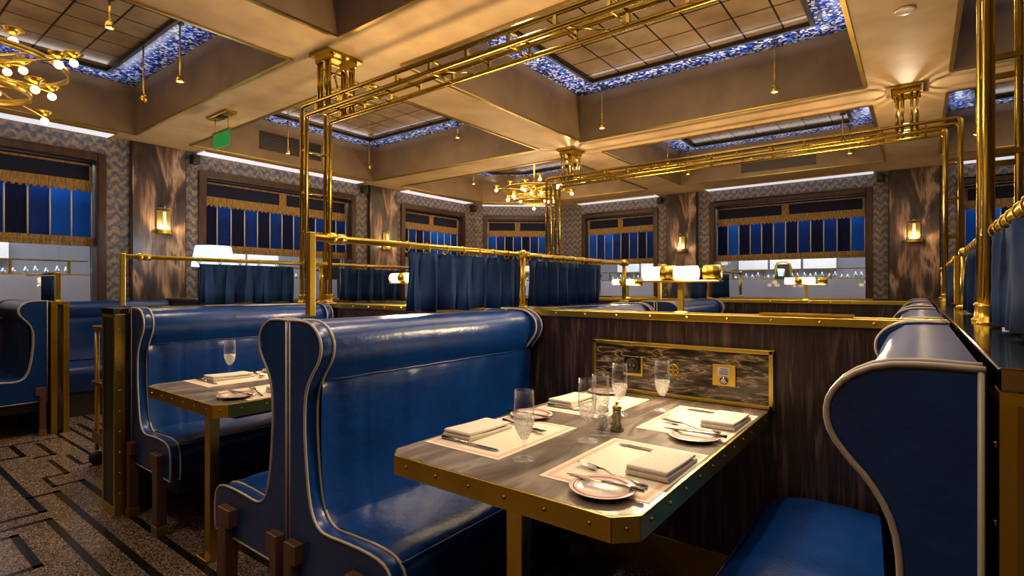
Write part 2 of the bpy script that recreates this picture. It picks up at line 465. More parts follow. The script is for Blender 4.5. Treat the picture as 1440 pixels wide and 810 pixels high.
for n, c in enumerate(cells):
    cxm = sum(p[0] for p in c) / len(c); cym = sum(p[1] for p in c) / len(c)
    k = len(c)
    def inset(d):
        out = []
        for i in range(k):
            a, p, q = Vector(c[i - 1]), Vector(c[i]), Vector(c[(i + 1) % k])
            n1 = Vector((-(p - a).y, (p - a).x)).normalized(); n2 = Vector((-(q - p).y, (q - p).x)).normalized()
            b = (n1 + n2); b = b / max(.2, b.dot(n1)); out.append((p + b * d)[:])
        return out
    s = MB()
    for i in range(k):
        a, b = c[i], c[(i + 1) % k]
        s.add([(*a, ZC), (*b, ZC), (*b, ZM + .08), (*a, ZM + .08)], [(0, 1, 2, 3)])
    struct(s.build('coffer_side', M['plaster_shaded'], ceil))
    i1, i2 = inset(.30), inset(.33)
    s = MB()
    for i in range(k):
        j = (i + 1) % k
        s.add([(*c[i], ZM), (*c[j], ZM), (*i1[j], ZM), (*i1[i], ZM)], [(0, 1, 2, 3)])
    s.build('mosaic_border', M['mosaic'], ceil)
    s = MB()
    for i in range(k):
        j = (i + 1) % k
        s.add([(*i1[i], ZM - .03), (*i1[j], ZM - .03), (*i2[j], ZM - .03), (*i2[i], ZM - .03)], [(0, 1, 2, 3)])
        s.add([(*i1[i], ZM - .03), (*i1[j], ZM - .03), (*i1[j], ZM + .05), (*i1[i], ZM + .05)], [(0, 1, 2, 3)])
        s.add([(*i2[i], ZM - .03), (*i2[j], ZM - .03), (*i2[j], ZM + .05), (*i2[i], ZM + .05)], [(0, 1, 2, 3)])
    s.build('panel_frame', M['black'], ceil)
    MB().add([(*p, ZM + .005) for p in inset(.32)], [tuple(range(k))]).build('mirror_panel', M['mirror'], ceil)
    s = MB(); t = inset(-.012)
    for i in range(k):
        a, b = t[i], t[(i + 1) % k]
        s.obox((*a, ZC - .004), (*b, ZC - .004), .026, .012)
    struct(s.build('trim_%d' % (n + 1), M['brass_dull']))

# walls, built between the openings; each solid, .25 thick
def wall_run(name, p0, p1, openings, z1=ZC):
    """p0->p1 wall face; openings = list of (d0, d1) distances along it"""
    p0, p1 = Vector((*p0, 0)), Vector((*p1, 0)); L = (p1 - p0).length; d = (p1 - p0) / L
    nrm = Vector((-d.y, d.x, 0))     # outwards
    s = MB()
    def blk(a, b, z0, zz, mi, t0=0.):
        vs = []
        for z in (z0, zz):
            for (u, t) in ((a, t0), (b, t0), (b, .25), (a, .25)):
                q = p0 + d * u + nrm * t; vs.append((q.x, q.y, z))
        s.add(vs, [(0, 3, 2, 1), (4, 5, 6, 7), (0, 1, 5, 4), (1, 2, 6, 5), (2, 3, 7, 6), (3, 0, 4, 7)], mi)
    cur = 0.
    for (a, b) in openings:
        blk(cur, a, WZ0, z1, 0); blk(a, b, WZ1, z1, 0); cur = b
    blk(cur, L, WZ0, z1, 0)
    blk(0, L, 0, WZ0, 1)
    return struct(s.build(name, [M['wallpaper'], M['room_dark']]))
def along_left(y): return YB - 0 - y
# left wall runs from diag corner to front so that 'outwards' is -X
wL0 = (XL, YF)
left_open = [(-.32, 1.85), (2.83, 5.0), (5.97, 7.48)]
wall_run('wall_left', (XL, YF), (XL, DL[1]), [(a - YF, b - YF) for a, b in left_open])
dlen = math.hypot(DR[0] - DL[0], DR[1] - DL[1])
diag_open = [(.17, dlen - .28)]
wall_run('wall_corner', DL, DR, diag_open)
back_open = [(-5.13, -3.67), (-2.72, -.55), (.42, 2.6)]
wall_run('wall_back', DR, (XR, YB), [(a - DR[0], b - DR[0]) for a, b in back_open])
struct(MB().box(XR, XR + .2, YF - .2, YB + .2, 0, ZC).build('wall_right', M['far']))
struct(MB().box(XL - .2, XR + .2, YF - .2, YF, 0, ZC).build('wall_front', M['far']))

# windows
win_no = [0]
blind_words = {1: 'at far left by the wall booth', 2: 'behind the white pleated lamp shade', 3: 'narrow, left wall nearest the corner', 4: 'in the angled corner behind the chandelier', 5: 'narrow, far wall beside the gantry tubes', 6: 'wide, middle of the far wall', 7: 'far right behind the tall brass leg'}
def window(a, b, bright=(), narrow=False):
    """a,b: world XY ends on the wall face, left to right as seen from the room"""
    win_no[0] += 1; n = win_no[0]
    a, b = Vector((*a, 0)), Vector((*b, 0)); L = (b - a).length; d = (b - a) / L
    ang = math.atan2(d.y, d.x)
    # local frame: x along the window, y outwards
    root = bpy.data.objects.new('window_%d' % n, None); COL.objects.link(root); root.location = a; root.rotation_euler = (0, 0, ang); struct(root)
    c = MB()
    for (x0, x1, z0, z1) in ((-.035, .045, WZ0, WZ1 + .03), (L - .045, L + .035, WZ0, WZ1 + .03), (.045, L - .045, WZ1 - .045, WZ1 + .03)):
        c.box(x0, x1, -.03, .22, z0, z1)
    c.build('window_casing', M['casing'], root, bevel=.008)
    MB().box(-.05, L + .05, -.14, .24, WZ0 - .045, WZ0).build('window_sill', M['brass_dull'], root, bevel=.005)
    MB().box(.045, L - .045, .17, .176, WZ0, WZ1 - .045).build('window_pane', M['pane'], root)
    # lit service corridor beyond the pane
    g = MB()
    g.box(-.3, L + .3, 1.25, 1.3, .2, 3.0, 0)
    g.build('corridor_wall', M['corr'], root)
    g = MB().box(-.3, L + .3, .85, 1.2, .2, 1.36)
    g.build('corridor_counter', M['lilac'], root)
    g = MB()
    for z in (1.37, 1.53):
        g.obox((-.1, .9, z), (L + .1, .9, z), .03, .018)
    for q in range(int(L / .5) + 1): g.obox((.1 + q * .5, .9, 1.36), (.1 + q * .5, .9, 1.53), .025, .025, up=(0, 1, 0))
    g.build('corridor_rail', M['brass'], root)
    g = MB()
    for q in range(int((L - .1) / .52)):
        g.box(.12 + q * .52, .60 + q * .52, 1.2, 1.24, 1.55, 1.74)
    g.build('corridor_hatch', M['tilew'], root)
    g = MB()
    for q in range(int((L - .1) / .09)):
        x = .12 + q * .09 + random.uniform(-.01, .01)
        hh = random.uniform(.07, .13)
        g.lathe([(.026, 0), (.028, hh * .6), (.012, hh * .75), (.011, hh)], (x, 1.0, 1.362), 8)
    o = g.build('corridor_glassware', M['steel'], root); o['kind'] = 'stuff'
    if n == 6:
        cx = L * .42
        g = MB(); g.tube(smooth_pts([(cx - .12, .86, 1.37), (cx - .12, .86, 1.60), (cx - .06, .86, 1.66), (cx + .06, .86, 1.66), (cx + .12, .86, 1.60), (cx + .12, .86, 1.37)], 1), .016, 8)
        g.build('corridor_mirror_frame', M['brass'], root)
        g = MB()
        g.box(cx - .105, cx + .105, .87, .88, 1.37, 1.62)
        g.build('corridor_mirror', M['mirror_plain'], root)
        MB().lathe([(.035, 0), (.05, .12)], (cx - .03, .82, 1.42), 14).build('corridor_lantern', M['shade_glow'], root)
    # blind
    bl = thing('window_blind', 'blue striped window blind, gold fringe, ' + blind_words[n], 'blind', a, ang, 'striped blue window blinds')
    y = .085
    v = MB().box(.06, L - .06, y + .01, y + .03, 2.30, WZ1 - .05)
    v.build('valance', M['navy'], bl)
    v = MB().box(.06, L - .06, y - .002, y + .01, 2.505, 2.525)
    if n != 1: v.box(L / 2 - .05, L / 2 + .05, y - .004, y + .01, 2.34, 2.525)
    for q in (.06, L - .085): v.box(q, q + .025, y - .002, y + .01, 2.34, 2.525)
    v.build('valance_band', M['gold_fringe'], bl)
    v = MB(); nn = int(L / .028)
    for q in range(nn):
        x0 = .06 + (L - .12) * q / nn; x1 = .06 + (L - .12) * (q + 1) / nn
        zb = 2.245 - (.018 if q % 2 else 0)
        v.box(x0, x1, y - .008, y + .008, zb, 2.35)
    v.build('fringe', M['gold_fringe'], bl)
    ns = max(6, round((L - .12) / .165)); w = (L - .12) / ns
    for q in range(ns):
        x0 = .06 + q * w
        MB().grid([[(x0 + w * t / 6, y + .03 + .012 * math.sin(PI * t / 6), z) for t in range(7)] for z in (1.74, 2.0, 2.30)]).build('panel', M['blind_c' if q in bright else ('blind_a' if q % 2 else 'blind_b')], bl)
    for q in range(ns + 1):
        x0 = .06 + q * w
        MB().tube([(x0, y + .02, 1.74), (x0, y + .02, 2.30)], .0075, 6).build('bead_cord', M['bead'], bl)
    v = MB(); v.box(.05, L - .05, y, y + .035, 1.66, 1.755); v.box(.05, L - .05, y - .004, y + .001, 1.70, 1.72)
    v.build('hem_band', M['gold_fringe'], bl, bevel=.004)
    mid = a + d * (L / 2)
    nrm = Vector((-d.y, d.x, 0))
    return mid, nrm, L, ang
wins = []
brights = {0: (10, 11), 1: (), 2: (4, 5, 6), 3: (0, 6, 7), 4: (0, 2), 5: (1, 11, 12), 6: (0, 1)}
for i, (y0, y1) in enumerate(left_open): wins.append(window((XL, y0), (XL, y1), brights[i]))
dd = Vector(((DR[0] - DL[0]) / dlen, (DR[1] - DL[1]) / dlen))
wins.append(window((DL[0] + dd.x * diag_open[0][0], DL[1] + dd.y * diag_open[0][0]), (DL[0] + dd.x * diag_open[0][1], DL[1] + dd.y * diag_open[0][1]), brights[3]))
for i, (x0, x1) in enumerate(back_open): wins.append(window((x0, YB), (x1, YB), brights[4 + i]))
for mid, nrm, L, ang in wins:
    p = mid + nrm * .7; t = mid + nrm * 1.0
    lo = light('corridor_lamp', 'AREA', (p.x, p.y, 2.75), 33 * L, (.86, .90, 1.), L * .9, .5)
    lo.rotation_euler = (0, 0, ang)

# pilasters with stone panels and their sconces
def pilaster(n, cx, cy, ang, w):
    r = bpy.data.objects.new('pilaster', None); COL.objects.link(r); r.location = (cx, cy, 0); r.rotation_euler = (0, 0, ang); struct(r)
    MB().box(-w / 2, w / 2, -.05, .02, WZ0 - .05, ZC).build('stone_panel', M['mural'], r, bevel=.006)
    s = MB()
    for q in (-1, 1): s.box(q * w / 2 - .012, q * w / 2 + .012, -.035, .02, WZ0 - .05, ZC)
    s.build('panel_edge', M['black'], r)
    return r
pil = [(XL, 2.375, PI / 2, .53), (XL, 5.555, PI / 2, .55), (-3.21, YB, 0, .50), (-.05, YB, 0, .54)]
for i, p in enumerate(pil): pilaster(i, *p)
sl = ['nearest the camera, left of the white pleated lamp', 'on the left wall behind the brass curtain rail', 'on the far wall behind the glowing brass bar lamp', 'on the far wall right of the wide striped window']
def sconce(i, cx, cy, ang):
    r = thing('wall_sconce', 'brass and glass wall sconce ' + sl[i], 'sconce', (cx, cy, 1.98), ang, 'sconces on the stone panels')
    MB().box(-.07, .07, -.075, -.052, -.15, .12).build('back_plate', M['brass_dull'], r, bevel=.004)
    pr = [(.085 * math.cos(PI * q / 10), -.07 - .075 * math.sin(PI * q / 10)) for q in range(11)]
    MB().prism(pr, 'z', -.10, .14).build('glass_shade', M['shade_glass'], r, bevel=.006)
    MB().tube([(-.05, -.10, -.082), (.05, -.10, -.082)], .014, 10).build('bulb', M['sconce_bulb'], r)
    MB().tube([(0, -.095, -.06), (0, -.095, .10)], .016, 10).build('inner_tube', M['sconce_glow'], r)
    MB().prism([(x * 1.06, y * 1.02) for x, y in pr], 'z', -.15, -.10).build('base', M['brass'], r, bevel=.004)
    MB().tube([(0, -.1, .14), (0, -.1, .165)], .012, 8).build('finial', M['brass'], r)
    nx, ny = math.sin(ang), -math.cos(ang)
    light('sconce_lamp', 'POINT', (cx + nx * .17, cy + ny * .17, 1.92), 4.2, (1., .68, .38), .03)
for i, (cx, cy, ang, w) in enumerate(pil):
    sconce(i, cx + (.0 if ang == 0 else 0), cy + (.03 if ang else -.0), ang)

# cove lights at the top of the walls
cl = ['over the far left window', 'over the window behind the white lamp shade', 'over the narrow left wall window', 'over the angled corner window', 'over the narrow far wall window', 'over the wide far wall window', 'over the far right window']
for i, (mid, nrm, L, ang) in enumerate(wins):
    r = thing('cove_light', 'white glowing ceiling cove strip ' + cl[i], 'light', (mid.x, mid.y, ZC), ang, 'cove light strips')
    MB().box(-L / 2 - .05, L / 2 + .05, -.25, -.01, -.012, -.003).build('diffuser', M['cove'], r)
    MB().box(-L / 2 - .06, L / 2 + .06, -.265, -.25, -.02, 0).build('lip', M['brass_dull'], r)

# small black loudspeakers near the wall tops
for (x, y, ang, lab) in [(XL + .05, 2.74, 0, 'left of the window behind the white lamp shade'), (XL + .05, 5.16, 0, 'beside the left wall panel behind the curtain rail'), (XL + .05, 7.7, 0, 'nearest the angled corner'), (-3.58, YB - .05, PI / 2, 'left of the far wall panel behind the bar lamp'), (-.42, YB - .05, PI / 2, 'above the right edge of the wide far window')]:
    r = thing('wall_speaker', 'small black loudspeaker under the ceiling, ' + lab, 'speaker', (x, y, 2.74), -ang if ang else 0, 'black loudspeakers along the wall tops')
    s = MB().box(-.04, .06, -.045, .045, -.055, .055); s.build('body', M['black'], r, bevel=.012)
    MB().lathe([(.03, 0), (.03, .006), (.012, .003)], (0, 0, 0), 14).build('cone', M['grille'], r, loc=(.061, 0, 0), rot=(0, PI / 2, 0))
    MB().box(-.052, -.03, -.02, .02, -.02, .02).build('bracket', M['black'], r)

# ------------------------------------------------------------------ booths
PW = .20
GY = [2.27, 5.37]                               # centre lines of the two cross partitions
def add_rivets(s, pts, r=.006, mi=1, axis=None):
    for p in pts: s.ball(p, r, 8, mi, .6)

# cross partitions (dark oak, brass-capped ledge)
cr_lab = ['dark oak booth partition with riveted brass ledge behind the laid table', 'far dark oak booth partition with brass ledge, in the second row']
for i, yc in enumerate(GY):
    r = thing('booth_partition', cr_lab[i], 'partition', (0, yc, 0))
    x0, x1 = -3.40, .08
    MB().box(x0, x1, -.07, .07, .16, 1.085).build('oak_body', M['wood'], r)
    MB().box(x0, x1, -.076, .076, 0, .16).build('kick_plate', M['brass_dull'], r, bevel=.002)
    s = MB().box(x0, x1, -.085, -.062, 1.083, 1.112)
    for q in range(22):
        x = x0 + .08 + q * .16
        s.ball((x, -.0865, 1.098), .0055, 8, 0, 1)
    s.build('brass_front_edge', M['brass'], r, bevel=.002)
    MB().box(x0, x1, .062, .085, 1.083, 1.112).build('brass_back_edge', M['brass'], r, bevel=.002)
    MB().box(x0, x1, -.062, .062, 1.085, 1.108).build('ledge_top', M['brass_dull'], r)
# side partitions running along Y
def side_partition(x0, x1, y0, y1, lab, axis='y'):
    r = thing('booth_partition', lab, 'partition', (0, 0, 0))
    MB().box(x0 + .01, x1 - .01, y0 + .05, y1, 0, 1.08).build('oak_body', M['wood'], r)
    s = MB().box(x0, x1, y0 - .004, y1, 1.08, 1.112)
    s.build('brass_cap', M['cap'], r, bevel=.003)
    s = MB()
    w = .018
    s.box(x0, x0 + w, y0, y0 + .05, 0, 1.08); s.box(x1 - w, x1, y0, y0 + .05, 0, 1.08)
    s.box(x0 + w, x1 - w, y0, y0 + .05, 1.06, 1.08); s.box(x0 + w, x1 - w, y0, y0 + .05, 0, .05)
    for q in range(9):
        for x in (x0 + .0, x1): s.ball((x, y0 + .025, .12 + q * .11), .006, 8, 0, .8)
    s.build('brass_end_frame', M['brass'], r, bevel=.003)
    MB().box(x0 + w, x1 - w, y0 + .003, y0 + .05, .05, 1.06).build('end_panel', M['brass_dull'] if x0 > 0 else M['black'], r)
    return r
side_partition(-3.60, -3.40, .97, 3.75, 'brass-ended booth partition with black inset, left of the smaller laid table')
side_partition(.086, .286, .98, 7.0, 'long brass-capped partition running back along the right edge')
side_partition(-3.60, -3.40, 4.05, 6.75, 'far left booth partition behind the brass gantry tubes')

# benches
OUT = [(0, 1.112), (.06, 1.114), (.115, 1.110), (.155, 1.089), (.178, 1.06), (.183, 1.03), (.176, 1.0), (.155, .97), (.128, .94), (.105, .90), (.093, .855), (.09, .79), (.093, .72),
       (.104, .62), (.118, .545), (.138, .495), (.17, .468), (.21, .460), (.30, .466), (.40, .468), (.47, .462), (.508, .440), (.522, .40), (.525, .34), (.518, .285)]
OUTS = smooth_pts(OUT, 1)
OUTLINE = OUTS + [(0, .285)]
BL = 1.224
def make_bench(label):
    r = thing('booth_bench', label, 'bench', (0, 0, 0), 0, 'blue leather booth benches')
    ROLL = [q for q in OUTS if q[1] > .925 and q[0] < .19]
    for y0, OUTS_, OUTL_ in ((0., OUTS, OUTLINE), (BL - .055, ROLL, ROLL + [(.0, .90)])):
        p = MB().prism(OUTL_, 'y', y0 + .003, y0 + .052, 0, True).build('side_panel', M['leather'], r, bevel=.009, seg=3)
        for yy in (y0 + .004, y0 + .051):
            s = MB().tube([(x + .001, yy, z) for x, z in OUTS_], .0046, 6)
            if y0 == 0:
                s.tube([(.006, yy, 1.112), (.006, yy, .285)], .004, 6)
                s.tube([(.006, yy, .283), (.518, yy, .283)], .0035, 6)
            s.build('piping', M['piping'], p)
    # backrest: padded roll, seam, gathered lower part
    prof = [(0, 1.107), (.06, 1.108), (.105, 1.103), (.138, 1.080), (.152, 1.05), (.150, 1.01), (.138, .97), (.122, .94), (.112, .925), (.106, .918), (.110, .905), (.104, .86), (.100, .78), (.101, .70), (.106, .62), (.116, .55), (.130, .50), (.140, .46)]
    ny = 72; rows = []
    for j in range(ny + 1):
        t = j / ny; y = .05 + (BL - .052) * t; row = []
        edge = min(t, 1 - t)
        for (x, z) in prof:
            dx = 0.
            if z < .915:
                k = max(0., 1 - (.915 - z) / .38)
                g = math.sin(t * 57 + 1.3 * math.sin(t * 23)) * math.exp(-((math.fmod(t * 3.2 + .3, 1.) - .5) / .28) ** 2)
                dx = .0045 * g * (.35 + .65 * k)
                if edge < .02: dx += .012 * (1 - edge / .02)
                if abs(t - .155) < .012 : dx -= .005 * (1 - abs(t - .155) / .012)
            elif z < 1.1: dx = .004 * math.sin(t * 9 + 1)
            row.append((x + dx, y, z))
        rows.append(row)
    MB().grid(rows).build('backrest', M['leather'], r)
    MB().tube([(.110, .05 + (BL - .1) * j / 20, .917 + .0012 * math.sin(j * 2.1)) for j in range(21)], .0035, 6).build('back_seam', M['leather'], r)
    # seat cushion
    sp = [(.10, .455), (.16, .474), (.25, .482), (.36, .483), (.44, .476), (.49, .455), (.512, .42), (.515, .37), (.508, .33), (.50, .29)]
    sp = smooth_pts(sp, 1); rows = []
    for j in range(41):
        t = j / 40; y = .05 + (BL - .052) * t; e = min(t, 1 - t)
        dz = -.010 * max(0, 1 - e / .06) + .003 * math.sin(t * 17)
        rows.append([(x, y, z + (dz if z > .40 else 0) + .0015 * math.sin(x * 60 + t * 11)) for x, z in sp])
    MB().grid(rows).build('seat', M['leather'], r)
    MB().tube([(.503, .05 + (BL - .06) * j / 10, .447) for j in range(11)], .004, 6).build('seat_piping', M['leather'], r)
    MB().box(.005, .49, .055, BL - .055, .20, .289).build('base', M['black'], r)
    MB().box(0, .005, .02, BL - .02, .29, 1.10).build('back_board', M['leather'], r)
    for yl in (-.028, BL - .055):
        for (xa, xb, xc, xd) in ((.345, .44, .375, .44), (.018, .085, .018, .06)):
            s = MB().box(xa, xb, yl, yl + .05, .335, .40); s.box(xc, xd, yl, yl + .05, .045, .337)
            g = s.build('leg', M['legwood'], r, bevel=.004)
            MB().box(xc - .003, xd + .003, yl - .003, yl + .053, 0, .05).build('leg_tip', M['brass_dull'], g, bevel=.002)
    return r
XC = -1.66
bench = make_bench('blue leather booth bench facing the laid table, its scrolled end nearest the camera')
bench.location = (XC + .005, .95, 0)
def put(x, y, sx, sy, lab, k=1.):
    """sx: facing +x / -x; sy = 1 scroll end at the low-y end, -1 at the high-y end"""
    return dup(bench, (x + sx * .005, y if sy > 0 else y + BL, 0), 0, lab, scale=(sx, sy * k, 1))
put(XC, .95, -1, 1, 'blue leather bench back to back with the nearest one, facing the smaller left table')
put(-3.395, 1.04, 1, 1, 'blue leather bench against the black and brass end post, left of the smaller table', 1.134 / BL)
put(.076, .93, -1, 1, 'blue leather bench at the right edge, its pale-piped scrolled end close to camera')
put(.076, 2.36, -1, -1, 'blue bench behind the first partition at right, second scroll from the camera')
put(XC, 2.36, 1, -1, 'blue bench behind the first brass ledge, left of the bar lamp')
put(XC, 2.36, -1, -1, 'blue bench behind the first partition, under the second dark curtain')
put(.076, 4.05, -1, 1, 'blue bench in the far row at right, third scroll from the camera')
put(.076, 5.46, -1, -1, 'farthest blue bench scroll along the right partition')
put(XC, 4.05, 1, 1, 'far-row blue bench whose rolled end shows right of the bar lamp stem')
put(XC, 4.05, -1, 1, 'far blue bench back to back beyond the first brass ledge')
# wall booths on the left
r = dup(bench, (-5.755, 1.185, 0), -PI / 2, 'blue leather bench at the left edge of the picture, end post at its right', scale=(1, -1.05 / BL, 1))
r = thing('wall_booth_partition', 'low wall booth partition with twin brass end strips at far left', 'partition', (0, 0, 0))
MB().box(XL, -5.76, 1.20, 1.31, 0, 1.08).build('oak_body', M['wood'], r)
MB().box(XL, -5.72, 1.195, 1.32, 1.08, 1.105).build('brass_cap', M['brass_dull'], r, bevel=.003)
MB().box(-5.76, -5.735, 1.235, 1.275, .03, 1.08).build('dark_strip', M['wood'], r)
for y0 in (1.195, 1.275): MB().box(-5.76, -5.72, y0, y0 + .04, 0, 1.08).build('brass_strip', M['brass'], r, bevel=.003)
r = thing('wall_booth_partition', 'wall booth partition carrying the white pleated lamp, behind the left curtain', 'partition', (0, 0, 0))
MB().box(XL, -5.68, 2.44, 2.56, 0, 1.08).build('oak_body', M['wood'], r)
MB().box(XL, -5.66, 2.435, 2.565, 1.08, 1.105).build('brass_cap', M['brass_dull'], r, bevel=.003)
def wall_seat(y0, y1, lab):
    r = thing('wall_banquette', lab, 'bench', (XL, y0, 0)); L = y1 - y0
    prof = smooth_pts([(.02, 1.085), (.10, 1.088), (.17, 1.06), (.18, 1.0), (.155, .94), (.14, .92), (.145, .90), (.14, .75), (.15, .60), (.17, .50)], 1)
    rows = [[(x + .004 * math.sin(j * 1.7) * (z < .9), L * j / 30, z) for x, z in prof] for j in range(31)]
    MB().grid(rows).build('backrest', M['leather'], r)
    sp = smooth_pts([(.15, .49), (.3, .50), (.5, .495), (.57, .47), (.59, .42), (.585, .30), (.57, .24)], 1)
    MB().grid([[(x, L * j / 10, z) for x, z in sp] for j in range(11)]).build('seat', M['leather'], r)
    MB().box(.02, .52, .02, L - .02, 0, .25).build('plinth', M['room_dark'], r)
wall_seat(1.33, 2.43, 'blue wall banquette under the striped window, beyond the brass end strips')

# brass rails with pleated curtains above the bench backs
def curtain_rail(x, yc, lab, clabs):
    r = thing('curtain_rail', lab, 'rail', (x, yc, 0), 0, 'brass curtain rails above the booths')
    sx = 1 if x > -3 else 1
    s = MB().tube([(0, -1.235, 1.395), (0, 1.23, 1.395)], .0125, 10)
    s.build('rail_bar', M['brass'], r)
    s = MB().box(-.0125, .0125, -1.247, -1.222, 1.122, 1.412); s.build('end_post', M['brass'], r, bevel=.003)
    for y, zb in ((0., 1.114), (1.215, 1.122)):
        s = MB().tube([(0, y, zb), (0, y, 1.39)], .0145, 10); s.ball((0, y, 1.398), .024, 10); s.tube([(0, y - .045, 1.395), (0, y + .045, 1.395)], .019, 10)
        s.lathe([(.032, 0), (.032, .008), (.016, .014)], (0, y, zb), 12)
        s.build('post', M['brass'], r)
    s = MB().ball((0, -1.15, 1.395), .022, 10); s.tube([(0, -1.13, 1.395), (0, -1.10, 1.395)], .019, 10); s.build('collar', M['brass'], r)
    for (a, b, cl) in clabs:
        c = thing('pleated_curtain', cl, 'curtain', (x, yc, 0), 0, 'short dark blue booth curtains')
        n = 120; rows = []
        np_ = round((b - a) / .118)
        for k, z in enumerate((1.368, 1.33, 1.27, 1.20, 1.122)):
            row = []
            for j in range(n + 1):
                t = j / n; ph = t * np_ * 2 * PI
                amp = (.012 + .008 * k / 4) * (1 + .3 * math.sin(t * 13 + x))
                row.append((amp * math.sin(ph) + .004 * math.sin(ph * 2.3 + k), a + (b - a) * t + .008 * math.sin(ph * 2) + .006 * math.sin(t * 31 + k), z + .004 * math.sin(ph * .5 + .7) * (k == 4)))
            rows.append(row)
        MB().grid(rows).build('cloth', M['curtain'], c, solid=.003)
        for j in range(np_ + 1):
            y = a + (b - a) * j / np_
            MB().tube([(.017 * math.cos(q * PI / 5), y, 1.388 + .021 * math.sin(q * PI / 5)) for q in range(10)], .0028, 5, True).build('hanging_ring', M['brass'], c)
curtain_rail(XC, GY[0], 'brass curtain rail above the nearest bench back, square end post at left', [(-.80, -.03, 'wide dark blue pleated curtain above the nearest bench back'), (.05, .85, 'dark blue pleated curtain right of the rail middle post, beyond the first partition')])
curtain_rail(-3.50, GY[0], 'brass curtain rail at the left, above the black and brass end post', [(-.84, -.22, 'dark blue pleated curtain under the white lamp shade'), (.16, .75, 'dark blue pleated curtain just right of the brass gantry legs')])
curtain_rail(.18, GY[0], 'brass curtain rail along the right-hand partition', [(-.80, -.06, 'tall-looking dark blue curtain at the right edge of the picture'), (.12, .85, 'dark blue curtain between the two right-hand brass legs')])
curtain_rail(XC, GY[1], 'far brass curtain rail in the second row, behind the bar lamp', [(-.50, -.03, 'grey-blue far curtain directly behind the bar lamp stem'), (.15, .75, 'small far curtain right of the bar lamp')])
curtain_rail(-3.50, GY[1], 'far left brass curtain rail in the second row, mostly behind curtains', [(.15, .95, 'small far dark curtain at the end of the middle rail')])
curtain_rail(.18, GY[1], 'far brass curtain rail on the right-hand partition', [(-.80, -.06, 'far dark blue curtain beside the slim gantry leg at right')])

# wall booth rail at far left
r = thing('wall_booth_rail', 'slim brass rail on the wall booth partition at far left', 'rail', (-5.80, 1.255, 0))
MB().tube([(-1.06, 0, 1.345), (0, 0, 1.345)], .011, 8).build('rail_bar', M['brass'], r)
s = MB().box(-.018, .018, -.018, .018, 1.105, 1.35); s.build('post', M['brass'], r, bevel=.003)
MB().lathe([(.03, 0), (.03, .01), (.018, .016)], (0, 0, 1.105), 12).build('post_foot', M['brass'], r)
c = thing('pleated_curtain', 'small dark blue curtain on the wall booth rail at far left', 'curtain', (-5.80, 1.255, 0), 0, 'short dark blue booth curtains')
rows = [[(-.52 + .40 * j / 60, .016 * math.sin(j * 2 * PI / 12), z) for j in range(61)] for z in (1.325, 1.22, 1.11)]
MB().grid(rows).build('cloth', M['curtain'], c, solid=.003)

